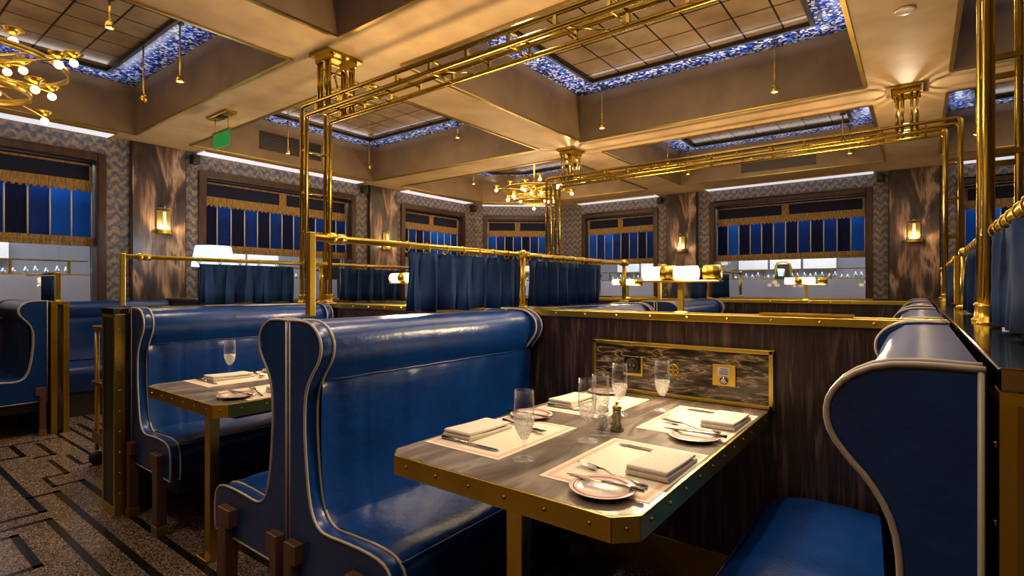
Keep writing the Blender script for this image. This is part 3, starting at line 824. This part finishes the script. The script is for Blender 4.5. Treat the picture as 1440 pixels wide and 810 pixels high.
# ------------------------------------------------------------------ brass gantries
def gantry(yc, lab):
    r = thing('brass_gantry', lab, 'gantry', (0, yc, 0), 0, 'brass tube gantries')
    XLo, XLi, XRi, XRo = -3.51, -3.45, .165, .255
    zo, zi, zb = 2.515, 2.445, 1.112
    for yy, nm in ((-.095, 'near_frame'), (.095, 'far_frame')):
        s = MB()
        rr = .0145
        def arc(cx, cz, sgn):
            return [(cx - sgn * .03 * math.cos(q * PI / 8), yy, cz + .03 * math.sin(q * PI / 8)) for q in range(5)]
        for (xa, xb, z) in ((XLo, XRo, zo), (XLi, XRi, zi)):
            left = [(xa, yy, zb)] + [(xa + .03 - .03 * math.cos(q * PI / 8), yy, z - .03 + .03 * math.sin(q * PI / 8)) for q in range(5)]
            right = [(xb - .03 + .03 * math.sin(q * PI / 8), yy, z - .03 + .03 * math.cos(q * PI / 8)) for q in range(5)] + [(xb, yy, zb)]
            s.tube(left + right, rr if z == zo else rr * 1.05, 10)
        s.build('tube_frame', M['brass_tube'], r)
    def tie(m): m.build('tie', M['brass_tube'], r)
    n = 13
    for q in range(n):
        x = XLi + .12 + (XRi - XLi - .24) * q / (n - 1)
        t = MB()
        for yy in (-.095, .095): t.obox((x, yy, zi), (x, yy, zo), .016, .016)
        if q % 2 == 0:
            t.tube([(x, -.095, zo), (x, .095, zo)], .008, 6)
            t.tube([(x, -.095, zi), (x, .095, zi)], .008, 6)
        else: t.tube([(x, -.095, (zi + zo) / 2), (x, .095, (zi + zo) / 2)], .006, 6)
        tie(t)
        if q < n - 1 and q % 3 == 1:
            x2 = XLi + .12 + (XRi - XLi - .24) * (q + 1) / (n - 1)
            tie(MB().tube([(x + .04, -.095, zi), (x2 - .08, .095, zi)], .006, 6))
    for zz in (1.35, 1.62, 1.9, 2.2):
        for (a, b) in ((XLo, XLi), (XRi, XRo)):
            t = MB()
            for yy in (-.095, .095): t.obox((a, yy, zz), (b, yy, zz), .016, .016)
            t.tube([(a, -.095, zz), (a, .095, zz)], .007, 6)
            tie(t)
    for x, nm in ((XLo, 0), (XLi, 0), (XRi, 1), (XRo, 1)):
        for yy in (-.095, .095):
            s = MB().lathe([(.028, 0), (.028, .008), (.021, .016), (.019, .05), (.024, .055), (.019, .062)], (x, yy, zb - .001), 12)
            s.build('foot_collar', M['brass'], r)
    for xc in (-3.235, -.075):
        col = MB()
        for dx in (-.065, -.03, .03, .065):
            for dy in (-.095, .095):
                if abs(dx) == .03 and False: continue
                col.tube([(xc + dx, dy, zi), (xc + dx, dy, ZC)], .0105, 8)
        col.box(xc - .105, xc + .105, -.145, .145, ZC - .022, ZC - .001)
        for dy in (-.095, .095):
            col.box(xc - .09, xc + .09, dy - .012, dy + .012, ZC - .06, ZC - .022)
        for zz in (zo + .06, ZC - .09):
            for dx in (-.065, .065): col.obox((xc + dx, -.095, zz), (xc + dx, .095, zz), .012, .012)
        for dx in (-.065, .065):
            pts = smooth_pts([(xc + dx, -.05, zo + .10), (xc + dx, -.05, ZC - .13), (xc + dx, 0, ZC - .09), (xc + dx, .05, ZC - .13), (xc + dx, .05, zo + .10), (xc + dx, 0, zo + .06)], 2, True)
            col.tube(pts, .006, 6, True)
        col.build('hanger_column', M['brass_tube'], r)
    return r
gantry(2.215, 'large near brass tube gantry crossing overhead from the left legs to the right edge')
gantry(5.37, 'smaller far brass tube gantry in front of the wide far window')

# ------------------------------------------------------------------ lamps on the ledges
def bar_lamp(x, yc, lab, e):
    r = thing('bar_lamp', lab, 'lamp', (x, yc, 1.110), 0, 'brass bar lamps on the booth ledges')
    s = MB().lathe([(.035, 0), (.035, .006), (.014, .012)], (0, 0, 0), 16); s.box(-.011, .011, -.011, .011, .01, .135); s.build('stem', M['brass'], r)
    MB().box(-.17, .17, -.03, .03, .135, .143).build('tray', M['brass'], r, bevel=.002)
    a = MB().tube([(-.168, 0, .174), (.07, 0, .174)], .030, 14); a.build('glowing_tube', M['bulb_soft'], r)
    for (a0, a1) in ((-.085, -.025), (.10, .165)): MB().tube([(a0, 0, .174), (a1, 0, .174)], .0325, 14).build('sleeve', M['brass'], r)
    light('bar_lamp_light', 'AREA', (x, yc - .045, 1.275), e, (1., .74, .45), .30, .05, aim=(x + .05, yc - .85, .76))
    light('bar_lamp_glow', 'POINT', (x - .03, yc, 1.345), e * .12, (1., .68, .35), .05)
bar_lamp(-.815, GY[0], 'glowing brass bar lamp on the ledge above the laid table', 13)
bar_lamp(-2.535, GY[0], 'glowing brass bar lamp half hidden by the widest dark curtain', 13)
bar_lamp(-.80, GY[1], 'small lit brass bar lamp in front of the wide far window', 7)
bar_lamp(-2.52, GY[1], 'small lit brass bar lamp left of the big bar lamp', 7)

r = thing('ledge_tray', 'long narrow brass tray on the right part of the booth ledge', 'tray', (-.35, 2.325, 1.112))
s = MB().box(-.16, .16, -.022, .022, 0, .003); s.build('tray_base', M['brass'], r)
s = MB().box(-.16, .16, .018, .022, .003, .009); s.box(-.16, .16, -.022, -.018, .003, .009); s.build('tray_rim', M['brass'], r)

# white pleated table lamp
r = thing('table_lamp', 'white pleated lamp shade glowing above the left curtain', 'lamp', (-5.78, 2.5, 1.105))
n = 48; rows = []
for (rad, z) in ((.195, .335), (.185, .40), (.172, .47), (.158, .545)):
    rows.append([((rad + .004 * (q % 2)) * math.cos(2 * PI * q / n), (rad + .004 * (q % 2)) * math.sin(2 * PI * q / n), z) for q in range(n + 1)])
MB().grid(rows, smooth=False).build('lamp_shade', M['shade_glow'], r, solid=.003)
MB().lathe([(.08, 0), (.08, .015), (.03, .03), (.02, .06), (.035, .12), (.02, .19), (.012, .24), (.012, .42)], (0, 0, 0), 16).build('lamp_base', M['brass'], r)
light('table_lamp_bulb', 'POINT', (-5.78, 2.5, 1.72), 8, (.9, .95, 1.), .08)

# ------------------------------------------------------------------ tables
def make_table(loc, label):
    r = thing('dining_table', label, 'table', loc, 0)
    # local: x 0..W, y 0..L (front at 0)
    W, L, c = .74, 1.200, .042
    poly = [(c, 0), (W - c, 0), (W, c), (W, L), (0, L), (0, c)]
    MB().prism([(x * .994 + .002, y * .997 + .002) for x, y in poly], 'z', .705, .7595).build('stone_top', M['tabletop'], r)
    s = MB()
    k = len(poly)
    for i in range(k):
        if i == 3: continue
        a, b = poly[i], poly[(i + 1) % k]
        s.obox((*a, .7325), (*b, .7325), .008, .053)
    s.build('brass_edge', M['brass'], r, bevel=.0015)
    rv = [(.09 + q * .112, -.0045, .735) for q in range(6)] + [(c / 2 - .003, c / 2 - .003, .735), (W - c / 2 + .003, c / 2 - .003, .735)]
    for q in range(11): rv += [(W + .0045, .09 + q * .105, .735), (-.0045, .09 + q * .105, .735)]
    for q in rv: MB().ball(q, .005, 8).build('rivet', M['brass_dark'], r)
    g = MB().box(.335, .385, .12, .165, 0, .705); g.build('leg', M['brass'], r, bevel=.003)
    MB().box(.31, .41, .095, .19, 0, .012).build('leg_plate', M['brass'], r, bevel=.002)
    MB().box(.05, W - .05, .09, L - .05, .685, .705).build('under_frame', M['room_dark'], r)
    return r
TX = -1.19
make_table((TX, .975, 0), 'grey stone table with riveted brass edge, laid for four in the foreground')
make_table((TX - 1.72, .955, 0), 'smaller-looking grey stone table with brass edge at left, behind the nearest bench')
ZT = .7596
# wall panel with the button plate
r = thing('marble_panel', 'black and gold marble panel in brass frame at the table end', 'panel', (-.815, 2.2, 0))
MB().box(-.375, .375, -.012, 0, .765, .975).build('marble_slab', M['marble'], r)
s = MB(); w = .016
s.box(-.382, .382, -.022, 0, .968, .968 + w); s.box(-.382, .382, -.022, 0, .760, .760 + w)
s.box(-.382, -.382 + w, -.022, 0, .760, .984); s.box(.382 - w, .382, -.022, 0, .760, .984)
s.build('brass_frame', M['brass'], r, bevel=.002)
r = thing('service_button', 'gold service button plate on the right of the marble panel', 'button', (-.612, 2.188, .874))
MB().box(-.045, .045, -.006, 0, -.043, .043).build('gold_plate', M['brass'], r, bevel=.003)
s = MB().box(-.024, .024, -.009, -.005, .0, .032); s.build('white_sign', M['lilac'], r)
s = MB()
for z in (.026, .019, .012, .006): s.box(-.017 + (z > .02) * .004, .017 - (z > .02) * .004, -.0096, -.0085, z - .0015, z + .0012)
s.build('sign_lines', M['grille'], r)
MB().lathe([(.016, 0), (.016, .006), (.012, .009)], (0, 0, 0), 16).build('button_ring', M['chrome'], r, loc=(0, -.005, -.020), rot=(PI / 2, 0, 0))
MB().lathe([(.0085, 0), (.0085, .012), (.006, .014)], (0, 0, 0), 14).build('push_button', M['white'], r, loc=(0, -.005, -.020), rot=(PI / 2, 0, 0))
r = thing('power_socket', 'round black socket in gold frame at the left of the marble panel', 'socket', (-.998, 2.188, .877))
MB().box(-.046, .046, -.006, 0, -.043, .043).build('gold_plate', M['brass'], r, bevel=.003)
MB().box(-.041, .037, -.0085, -.005, -.030, .041).build('dark_face', M['blackgloss'], r)
MB().lathe([(.032, 0), (.032, .008), (.026, .010), (.023, .003), (0.0001, .003)], (0, 0, 0), 24).build('socket_ring', M['black'], r, loc=(-.002, -.007, .004), rot=(PI / 2, 0, 0))
s = MB()
for q in (-.009, .009): s.lathe([(.004, 0), (.004, .005)], (q, 0, 0), 10)
s.build('pin_holes', M['brass'], r, loc=(-.002, -.0095, .004), rot=(PI / 2, 0, 0))
r = thing('gold_emblem', 'small gold filigree emblem in the middle of the marble panel', 'emblem', (-.818, 2.188, .876))
s = MB()
s.tube([(.024 * math.cos(q * PI / 10), -.003, .024 * math.sin(q * PI / 10)) for q in range(20)], .0025, 6, True)
for k in range(4):
    a = k * PI / 2 + PI / 4
    s.tube([(.013 * math.cos(a) + .009 * math.cos(q * PI / 6), -.003, .013 * math.sin(a) + .009 * math.sin(q * PI / 6)) for q in range(12)], .002, 6, True)
s.build('filigree', M['brass'], r)

# place settings. Local frame of a setting: diner at +x, looking to -x.
MATS = {}
def tree(name, builder):
    MATS[name] = builder
def placemat_bm():
    s = MB(); w, l = .142, .205
    s.box(-w, w, -l, l, 0, .0010, 0)
    q, b = .012, .012
    z0, z1 = .0010, .00125
    s.box(-w + q, -w + q + b, -l + q, l - q, z0, z1, 1); s.box(w - q - b, w - q, -l + q, l - q, z0, z1, 1)
    s.box(-w + q + b, w - q - b, -l + q, -l + q + b, z0, z1, 1); s.box(-w + q + b, w - q - b, l - q - b, l - q, z0, z1, 1)
    return s
proto = {}
def emit_thing(kind, name, cat, loc, rz, label, group, make):
    if kind not in proto:
        r = thing(name, label, cat, loc, rz, group); make(r); proto[kind] = r; return r
    return dup(proto[kind], loc, rz, label, group)
def mk_mat(r): placemat_bm().build('paper_mat', [M['mat_cream'], M['mat_pink']], r)
def mk_napkin(r):
    # folded napkin: three soft layers with a rolled fold at the near end
    lx, ly = .055, .105
    def layer(z0, h0, h1, x0, x1, y0, y1, n=12):
        s = MB(); nx = 8; rows = []
        pr = []
        for i in range(n + 1):
            a = -PI / 2 - PI * i / n; pr.append((y0 + h0 * .6 + h0 * .6 * math.cos(a), z0 + h0 * .5 + h0 * .5 * math.sin(a)))
        for i in range(1, 9): t = i / 8; pr.append((y0 + h0 * .6 + (y1 - y0 - h0 * .6) * t, z0 + h0 + (h1 - h0) * t - .0015 * math.sin(PI * t)))
        pr += [(y1 + .001, z0 + h1 * .5), (y1, z0)]
        s.prism(pr, 'x', x0, x1, 0, True)
        return s
    layer(0, .015, .009, -lx, lx, -ly, ly).build('lower_fold', M['linen'], r, bevel=.003)
    layer(.0135, .012, .007, -lx + .002, lx - .003, -ly + .002, ly - .006).build('upper_fold', M['linen'], r, bevel=.003)
def mk_knife(r):
    # along -x (tip) to +x (handle)
    s = MB(); s.prism([(-.115, 0), (-.10, -.009), (.0, -.010), (.0, .006), (-.09, .007)], 'z', .002, .0038); s.build('blade', M['chrome'], r)
    MB().tube([(0, 0, .004), (.01, 0, .005), (.06, 0, .0055), (.105, 0, .0055), (.108, 0, .0055)], [.0035, .0042, .0052, .0062, .003], 8).build('handle', M['chrome'], r)
def mk_fork(r):
    s = MB()
    s.tube([(-.055, 0, .008), (-.03, 0, .010), (.0, 0, .005), (.06, 0, .0045), (.10, 0, .0045)], [.003, .0026, .0028, .0042, .006], 8)
    s.build('handle', M['chrome'], r)
    s = MB(); s.prism([(-.055, -.005), (-.065, -.0115), (-.078, -.0115), (-.078, .0115), (-.065, .0115), (-.055, .005)], 'z', .006, .0078)
    for k in range(4): s.obox((-.077, -.0098 + k * .0065, .0069), (-.115, -.0098 + k * .0065, .0095), .0032, .0018)
    s.build('tines', M['chrome'], r)
def mk_plate(r):
    s = MB().lathe([(.0001, .004), (.042, .004), (.048, .0055), (.053, .0085), (.075, .0125), (.0765, .0115), (.0745, .010), (.050, .0035), (.044, 0), (.0001, 0)], (0, 0, 0), 48)
    s.build('dish', M['white'], r)
    MB().lathe([(.0600, .0100), (.0603, .0108), (.0668, .0120), (.0671, .0112)], (0, 0, 0), 48, closed=True).build('red_band', M['pinkrim'], r)
def mk_bknife(r):
    s = MB(); s.prism([(-.10, 0), (-.088, -.008), (-.005, -.008), (-.002, .005), (-.08, .006)], 'z', .0, .002); s.build('blade', M['chrome'], r)
    MB().tube([(-.004, 0, .001), (.01, 0, .002), (.05, 0, .0025), (.095, 0, .0025)], [.0032, .004, .0048, .0058], 8).build('handle', M['chrome'], r)
def mk_flute(r):
    # foot and stem, then a thin-walled bowl (closed profile with wall)
    s = MB().lathe([(.0001, 0), (.031, 0), (.0315, .0015), (.028, .003), (.010, .007), (.0045, .014), (.0038, .040), (.005, .050), (.0085, .056), (.0001, .0575)], (0, 0, 0), 32)
    s.build('stem', M['glass'], r)
    out = [(.0085, .056), (.016, .066), (.0225, .080), (.0265, .097), (.0280, .112)]
    inn = [(.0265, .112), (.0250, .098), (.0210, .082), (.0145, .069), (.0001, .061)]
    MB().lathe([(.0001, .0575)] + out + inn, (0, 0, 0), 32).build('cut_bowl', M['cutglass'], r)
    MB().lathe([(.0280, .1121), (.0275, .14), (.0262, .186), (.0253, .1865), (.0264, .14), (.0265, .1121)], (0, 0, 0), 32, closed=True).build('rim_wall', M['glass'], r)
def setting(cx, cy, side, tag_, nx=.080, plate=None, fork=True, plate_knife=True, bits=True):
    rz = 0 if side > 0 else PI
    def P(x, y, z=0): return (cx + side * x, cy + side * y, ZT + z)
    emit_thing('mat', 'placemat', 'placemat', P(0, 0), rz, 'cream pink-edged paper placemat ' + tag_, 'paper placemats', mk_mat)
    emit_thing('nap', 'napkin', 'napkin', P(nx, .03, .0013), rz if side > 0 else 0, 'folded white linen napkin on the placemat ' + tag_, 'folded napkins', mk_napkin)
    if not bits: return
    emit_thing('knife', 'table_knife', 'knife', P(.015, .150, .0012), rz, 'steel table knife on the placemat ' + tag_, 'table knives', mk_knife)
    if fork: emit_thing('fork', 'table_fork', 'fork', P(.010, -.105, .0012), rz - .27, 'steel fork on the placemat ' + tag_, 'table forks', mk_fork)
    if plate:
        emit_thing('plate', 'side_plate', 'plate', (*plate, ZT + .0012), 0, 'red-banded white side plate by the placemat ' + tag_, 'side plates', mk_plate)
        if plate_knife: emit_thing('bk', 'butter_knife', 'knife', (plate[0] + side * -.005, plate[1] + .018 * side, ZT + .0145), rz + .02 * side, 'butter knife across the side plate ' + tag_, 'butter knives', mk_bknife)
setting(-.600, 1.285, 1, 'front right, nearest the camera', plate=(-.568, 1.082))
setting(-.600, 1.850, 1, 'back right, under the service button', plate=(-.545, 1.632))
setting(-1.035, 1.315, -1, 'front left, against the blue bench', plate=(-1.10, 1.555))
setting(-1.025, 1.885, -1, 'back left, under the socket', plate=(-1.09, 2.105), fork=False, plate_knife=False)
TX2 = -1.72
setting(-.600 + TX2, 1.285, 1, 'at the front right of the left-hand table', plate=(-.568 + TX2, 1.082))
setting(-1.035 + TX2, 1.315, -1, 'at the front left of the left-hand table', nx=.035, plate=(-1.10 + TX2, 1.555))
setting(-.600 + TX2, 1.850, 1, 'back right of the left-hand table, beside the bench', bits=False)
setting(-1.025 + TX2, 1.885, -1, 'back left of the left-hand table', bits=False)
fl = ['cut-glass champagne flute at the front left placemat', 'cut-glass champagne flute in the middle of the table, before the shakers', 'cut-glass champagne flute at the back left placemat', 'cut-glass champagne flute standing in front of the gold emblem', 'cut-glass champagne flute on the left-hand table', 'cut-glass champagne flute just behind the middle one']
for (x, y), l in zip([(-.842, 1.157), (-.793, 1.412), (-.862, 1.772), (-.767, 1.936), (-2.885, 1.33), (-.795, 1.50)], fl):
    emit_thing('flute', 'champagne_flute', 'glass', (x, y, ZT), 0, l, 'champagne flutes', mk_flute)
# shakers
r = thing('salt_shaker', 'small cut-glass salt shaker with pewter cap beside the middle flutes', 'shaker', (-.820, 1.565, ZT))
MB().lathe([(.0001, 0), (.021, 0), (.022, .004), (.018, .03), (.021, .05), (.017, .058), (.0001, .058)], (0, 0, 0), 20).build('glass_body', M['cutglass'], r)
MB().lathe([(.0155, .006), (.014, .03), (.016, .045), (.0001, .046)], (0, 0, 0), 16).build('salt', M['salt'], r)
MB().lathe([(.018, .057), (.019, .066), (.013, .076), (.004, .080), (.0001, .081)], (0, 0, 0), 20).build('cap', M['pewter'], r)
r = thing('pepper_mill', 'small ornate pewter pepper mill right of the salt shaker', 'mill', (-.775, 1.575, ZT))
MB().lathe([(.0001, 0), (.022, 0), (.023, .006), (.017, .012), (.020, .022), (.0145, .032), (.019, .044), (.013, .056), (.016, .064), (.0001, .066)], (0, 0, 0), 18).build('mill_body', M['pewter'], r)
s = MB().lathe([(.013, .066), (.016, .074), (.009, .082), (.0001, .084)], (0, 0, 0), 16); s.ball((0, 0, .089), .006, 8); s.build('mill_head', M['brass_dull'], r)

# ------------------------------------------------------------------ trolley behind the end post
r = thing('service_trolley', 'brass service trolley mostly hidden behind the black and brass end post', 'trolley', (-4.52, 1.19, 0))
for (x, y) in ((0, 0), (.55, 0), (0, .42), (.55, .42)):
    g = MB().tube([(x, y, .10), (x, y, .95)], .014, 10); o = g.build('leg', M['brass'], r)
    s = MB().tube([(x - .02, y, .045 + 0), (x + .02, y, .045)], .045, 16); s.build('castor', M['black'], o)
for z in (.17, .55, .93):
    s = MB().box(-.02, .57, -.02, .44, z, z + .012); s.box(-.02, .57, -.024, -.018, z, z + .07 if z < .5 else z + .03); s.box(-.024, -.018, -.02, .44, z, z + .07 if z < .5 else z + .03)
    s.build('shelf', M['brass_dull'], r, bevel=.002)

# ------------------------------------------------------------------ ceiling fittings
def pendant(x, y, z, lab, tilt=0.):
    r = thing('pendant_spotlight', lab, 'pendant lamp', (x, y, 0), 0, 'thin brass pendant spotlights')
    MB().tube([(0, 0, ZM), (0, 0, z + .05)], .0065, 8).build('rod', M['brass'], r)
    MB().lathe([(.03, -.012), (.03, 0)], (0, 0, ZM), 14).build('ceiling_plate', M['black'], r)
    a = tilt
    h = MB().lathe([(.010, .05), (.022, .045), (.028, .02), (.03, 0), (.026, 0), (.024, .012)], (0, 0, 0), 16)
    h.tube([(-.02, 0, .055), (.02, 0, .055)], .008, 8)
    h = h.build('spot_head', M['brass'], r, loc=(0, 0, z), rot=(0, a, 0))
    MB().lathe([(.0001, .004), (.0245, .004)], (0, 0, 0), 16).build('lens', M['spot_tip'], h)
pend = [(-4.658, 1.30, 3.10, 'brass pendant spotlight near the top of the left mirror ceiling', 0), (-5.30, 1.72, 2.83, 'long tilted brass pendant spotlight in the left coffer', .7), (-4.65, 1.76, 2.85, 'brass pendant spotlight against the right side of the left coffer', 0),
        (-6.17, 3.541, 2.87, 'brass pendant spotlight before the wall vent', 0), (-6.145, 4.739, 2.90, 'tilted brass pendant spotlight in the far corner of the middle left coffer', .6), (-4.645, 4.95, 3.12, 'short-looking brass pendant spotlight on the far edge of the middle left coffer', 0),
        (-6.147, 6.955, 3.02, 'brass pendant spotlight left of the small chandelier', 0), (-2.607, 4.95, 2.87, 'brass pendant spotlight in the left corner of the large central coffer', 0), (-.973, 4.95, 2.88, 'brass pendant spotlight in the right half of the large central coffer', 0),
        (-2.79, 7.232, 2.94, 'brass pendant spotlight above the far gantry, left one', 0), (-2.75, 7.95, 2.92, 'brass pendant spotlight just below the far gantry tubes, left', 0), (-.729, 7.525, 3.0, 'brass pendant spotlight above the far gantry at right', 0), (-.706, 8.10, 2.95, 'brass pendant spotlight just below the far gantry tubes, right', 0),
        (.477, 7.435, 2.83, 'tilted brass pendant spotlight beside the tall right-hand gantry leg', .5)]
for p in pend: pendant(*p)

def chandelier(x, y, zc, lab, sc=1., seed=3):
    rnd = random.Random(seed)
    r = thing('chandelier', lab, 'chandelier', (x, y, 0), 0, 'brass arm chandeliers')
    MB().tube([(0, 0, ZM), (0, 0, zc - .05)], .012, 10).build('stem', M['brass'], r)
    MB().lathe([(.07, -.02), (.07, 0)], (0, 0, ZM), 20).build('canopy', M['brass'], r)
    s = MB().lathe([(.001, -.10), (.05, -.09), (.06, -.02), (.04, .06), (.015, .10)], (0, 0, zc), 18); s.build('hub', M['brass'], r)
    for rad, zz in ((.30, -.16), (.50, .03)):
        g = MB(); g.lathe([(rad * sc, -.022), (rad * sc + .006, -.022), (rad * sc + .006, .022), (rad * sc, .022)], (0, 0, zc + zz), 40, closed=True); g.build('hoop', M['brass_dull'], r)
    n = 20
    for k in range(n):
        a = 2 * PI * k / n + rnd.uniform(-.15, .15); R = sc * (.26 + .36 * ((k * 7) % 5) / 4); dz = sc * (-.16 + .32 * ((k * 5) % 7) / 6)
        c, q = math.cos(a), math.sin(a)
        g = MB().tube([(0, 0, zc + dz * .25), (R * .5 * c, R * .5 * q, zc + dz * .8), (R * c, R * q, zc + dz)], .007, 8)
        o = g.build('arm', M['brass'], r)
        MB().lathe([(.012, .0), (.055, .022), (.058, .018), (.014, -.012)], (R * c, R * q, zc + dz + .02), 14).build('reflector', M['brass'], o)
        MB().ball((R * c, R * q, zc + dz - .032), .026, 10).build('bulb', M['bulb'], o)
    light('chandelier_glow', 'POINT', (x, y, zc - .5), 26, (1., .66, .34), .25)
chandelier(-4.95, .62, 2.70, 'large brass chandelier with glowing globes at the upper left corner', 1.0, 3)
chandelier(-5.0, 7.15, 2.80, 'small-looking brass chandelier hanging before the angled corner window', 1.0, 5)

r = thing('exit_sign', 'green exit sign hanging from the ceiling at left', 'sign', (-5.15, 2.30, ZC))
MB().box(-.20, .20, -.05, .05, -.02, 0).build('ceiling_plate', M['brass'], r, bevel=.003)
MB().box(-.05, .05, -.035, .035, -.03, -.018).build('housing', M['black'], r)
for x in (-.13, .13): MB().tube([(x, 0, -.02), (x, 0, -.15)], .005, 8).build('drop_rod', M['brass'], r)
MB().box(-.17, .17, -.012, .012, -.165, -.148).build('top_bar', M['brass'], r)
MB().box(-.15, .15, -.008, .008, -.30, -.165).build('sign_plate', M['green'], r, bevel=.003)
r = thing('recessed_downlight', 'round recessed downlight in the beam at upper right', 'light', (-.065, 3.83, ZC))
MB().lathe([(.055, -.004), (.05, -.012), (.038, -.010)], (0, 0, 0), 24).build('bezel', M['white'], r)
MB().lathe([(.0001, -.008), (.038, -.008)], (0, 0, 0), 24).build('lens', M['led'], r)
def vent(loc, rz, w, h, lab):
    r = thing('air_vent', lab, 'vent', loc, rz, 'air vents in the coffers')
    s = MB(); s.box(-w / 2, w / 2, -.012, 0, h / 2 - .015, h / 2); s.box(-w / 2, w / 2, -.012, 0, -h / 2, -h / 2 + .015)
    s.box(-w / 2, -w / 2 + .015, -.012, 0, -h / 2, h / 2); s.box(w / 2 - .015, w / 2, -.012, 0, -h / 2, h / 2); s.build('frame', M['grille'], r)
    MB().box(-w / 2 + .01, w / 2 - .01, -.004, -.001, -h / 2 + .01, h / 2 - .01).build('backing', M['black'], r)
    s = MB()
    for q in range(5): s.box(-w / 2 + .015, w / 2 - .015, -.011, -.004, -h / 2 + .03 + (h - .06) * q / 4 - .008, -h / 2 + .03 + (h - .06) * q / 4 + .006)
    s.box(-.01, .01, -.012, -.003, -h / 2, h / 2); s.build('louvres', M['grille'], r)
vent((-6.499, 3.78, 3.06), PI / 2, .85, .22, 'dark louvred air vent on the coffer side above the left wall')
vent((-1.58, 8.199, 2.96), 0, .95, .13, 'dark louvred air vent above the wide far window')

# ------------------------------------------------------------------ lights
WARM = (1., .74, .46)
# pendant spots aim down at the booths; last two are unseen, added as front fill
for (x, y, z, tx, ty, e) in [(-2.607, 4.95, 2.84, -2.3, 3.2, 60), (-.973, 4.95, 2.85, -.9, 3.0, 60), (-4.65, 1.76, 2.82, -3.0, 1.4, 55), (-5.30, 1.72, 2.80, -5.6, 1.0, 45), (-4.658, 1.30, 3.0, -4.4, .8, 40), (-6.17, 3.541, 2.84, -6.0, 2.0, 40), (-.729, 7.525, 2.95, -.8, 6.0, 40), (-2.79, 7.232, 2.9, -2.4, 6.0, 40), (-.6, .0, 2.87, -.85, 2.0, 46), (-2.75, .0, 2.87, -1.9, 1.6, 46)]:
    light('pendant_and_fill_beam', 'SPOT', (x, y, z), e, WARM, .03, aim=(tx, ty, .7), spot=85)
# the recessed downlight first, then unseen ones added over tables and benches
for (x, y, tx, ty, e, sp) in [(-.065, 3.83, -.3, 3.2, 60, 100), (-.95, 1.75, -.80, 1.40, 62, 78), (-2.6, 1.75, -2.5, 1.40, 60, 78), (-1.75, 2.3, -1.62, 1.4, 60, 95)]:
    light('downlight_and_fill_beam', 'SPOT', (x, y, 2.80), e, (1., .80, .58), .04, aim=(tx, ty, .76), spot=sp)
# strip lights around each mirror panel, plus an added downward fill per coffer
for c in cells:
    x0, x1 = min(p[0] for p in c), max(p[0] for p in c); y0, y1 = min(p[1] for p in c), max(p[1] for p in c)
    cxm, cym = (x0 + x1) / 2, (y0 + y1) / 2
    for (x, y, sx, sy) in ((cxm, y1 - .16, x1 - x0 - .4, .06), (cxm, y0 + .16, x1 - x0 - .4, .06), (x0 + .16, cym, .06, y1 - y0 - .4), (x1 - .16, cym, .06, y1 - y0 - .4)):
        light('coffer_strip', 'AREA', (x, y, ZM - .10), 1.6, (.80, .84, 1.), sx, sy, aim=(x, y, 4.0))
    light('coffer_fill', 'AREA', (cxm, cym, ZM - .06), (9 if cym < 2 else 20), (1., .78, .52), (x1 - x0) * .5, (y1 - y0) * .5, aim=(cxm, cym, 0))
# up-lights on the gantry hangers
for (x, y) in ((-3.235, 5.37), (-.075, 5.37)):
    light('gantry_uplight', 'POINT', (x, y, 2.64), 5.5, (1., .82, .6), .006)
# general warm up-light onto the ceiling, unseen sources above ledges and left aisle
for (x, y) in ((-.8, 2.3), (-2.5, 2.3), (-.8, 5.4), (-2.5, 5.4), (-5.0, 3.6), (-5.0, 6.4)):
    light('ceiling_uplight', 'AREA', (x, y, 1.5), 27, (1., .66, .34), .5, .2, aim=(x, y, 4))

W = bpy.data.worlds.new('world'); S.world = W; W.use_nodes = True
W.node_tree.nodes['Background'].inputs[0].default_value = (.30, .27, .30, 1); W.node_tree.nodes['Background'].inputs[1].default_value = .05

vs = S.view_settings
vs.view_transform = 'Standard'; vs.look = 'None'; vs.gamma = 1; vs.use_curve_mapping = False; vs.exposure = 0.0
S.cycles.use_denoising = True
S.cycles.max_bounces = 8
S.cycles.sample_clamp_indirect = 4.0
S.cycles.caustics_reflective = False; S.cycles.caustics_refractive = False
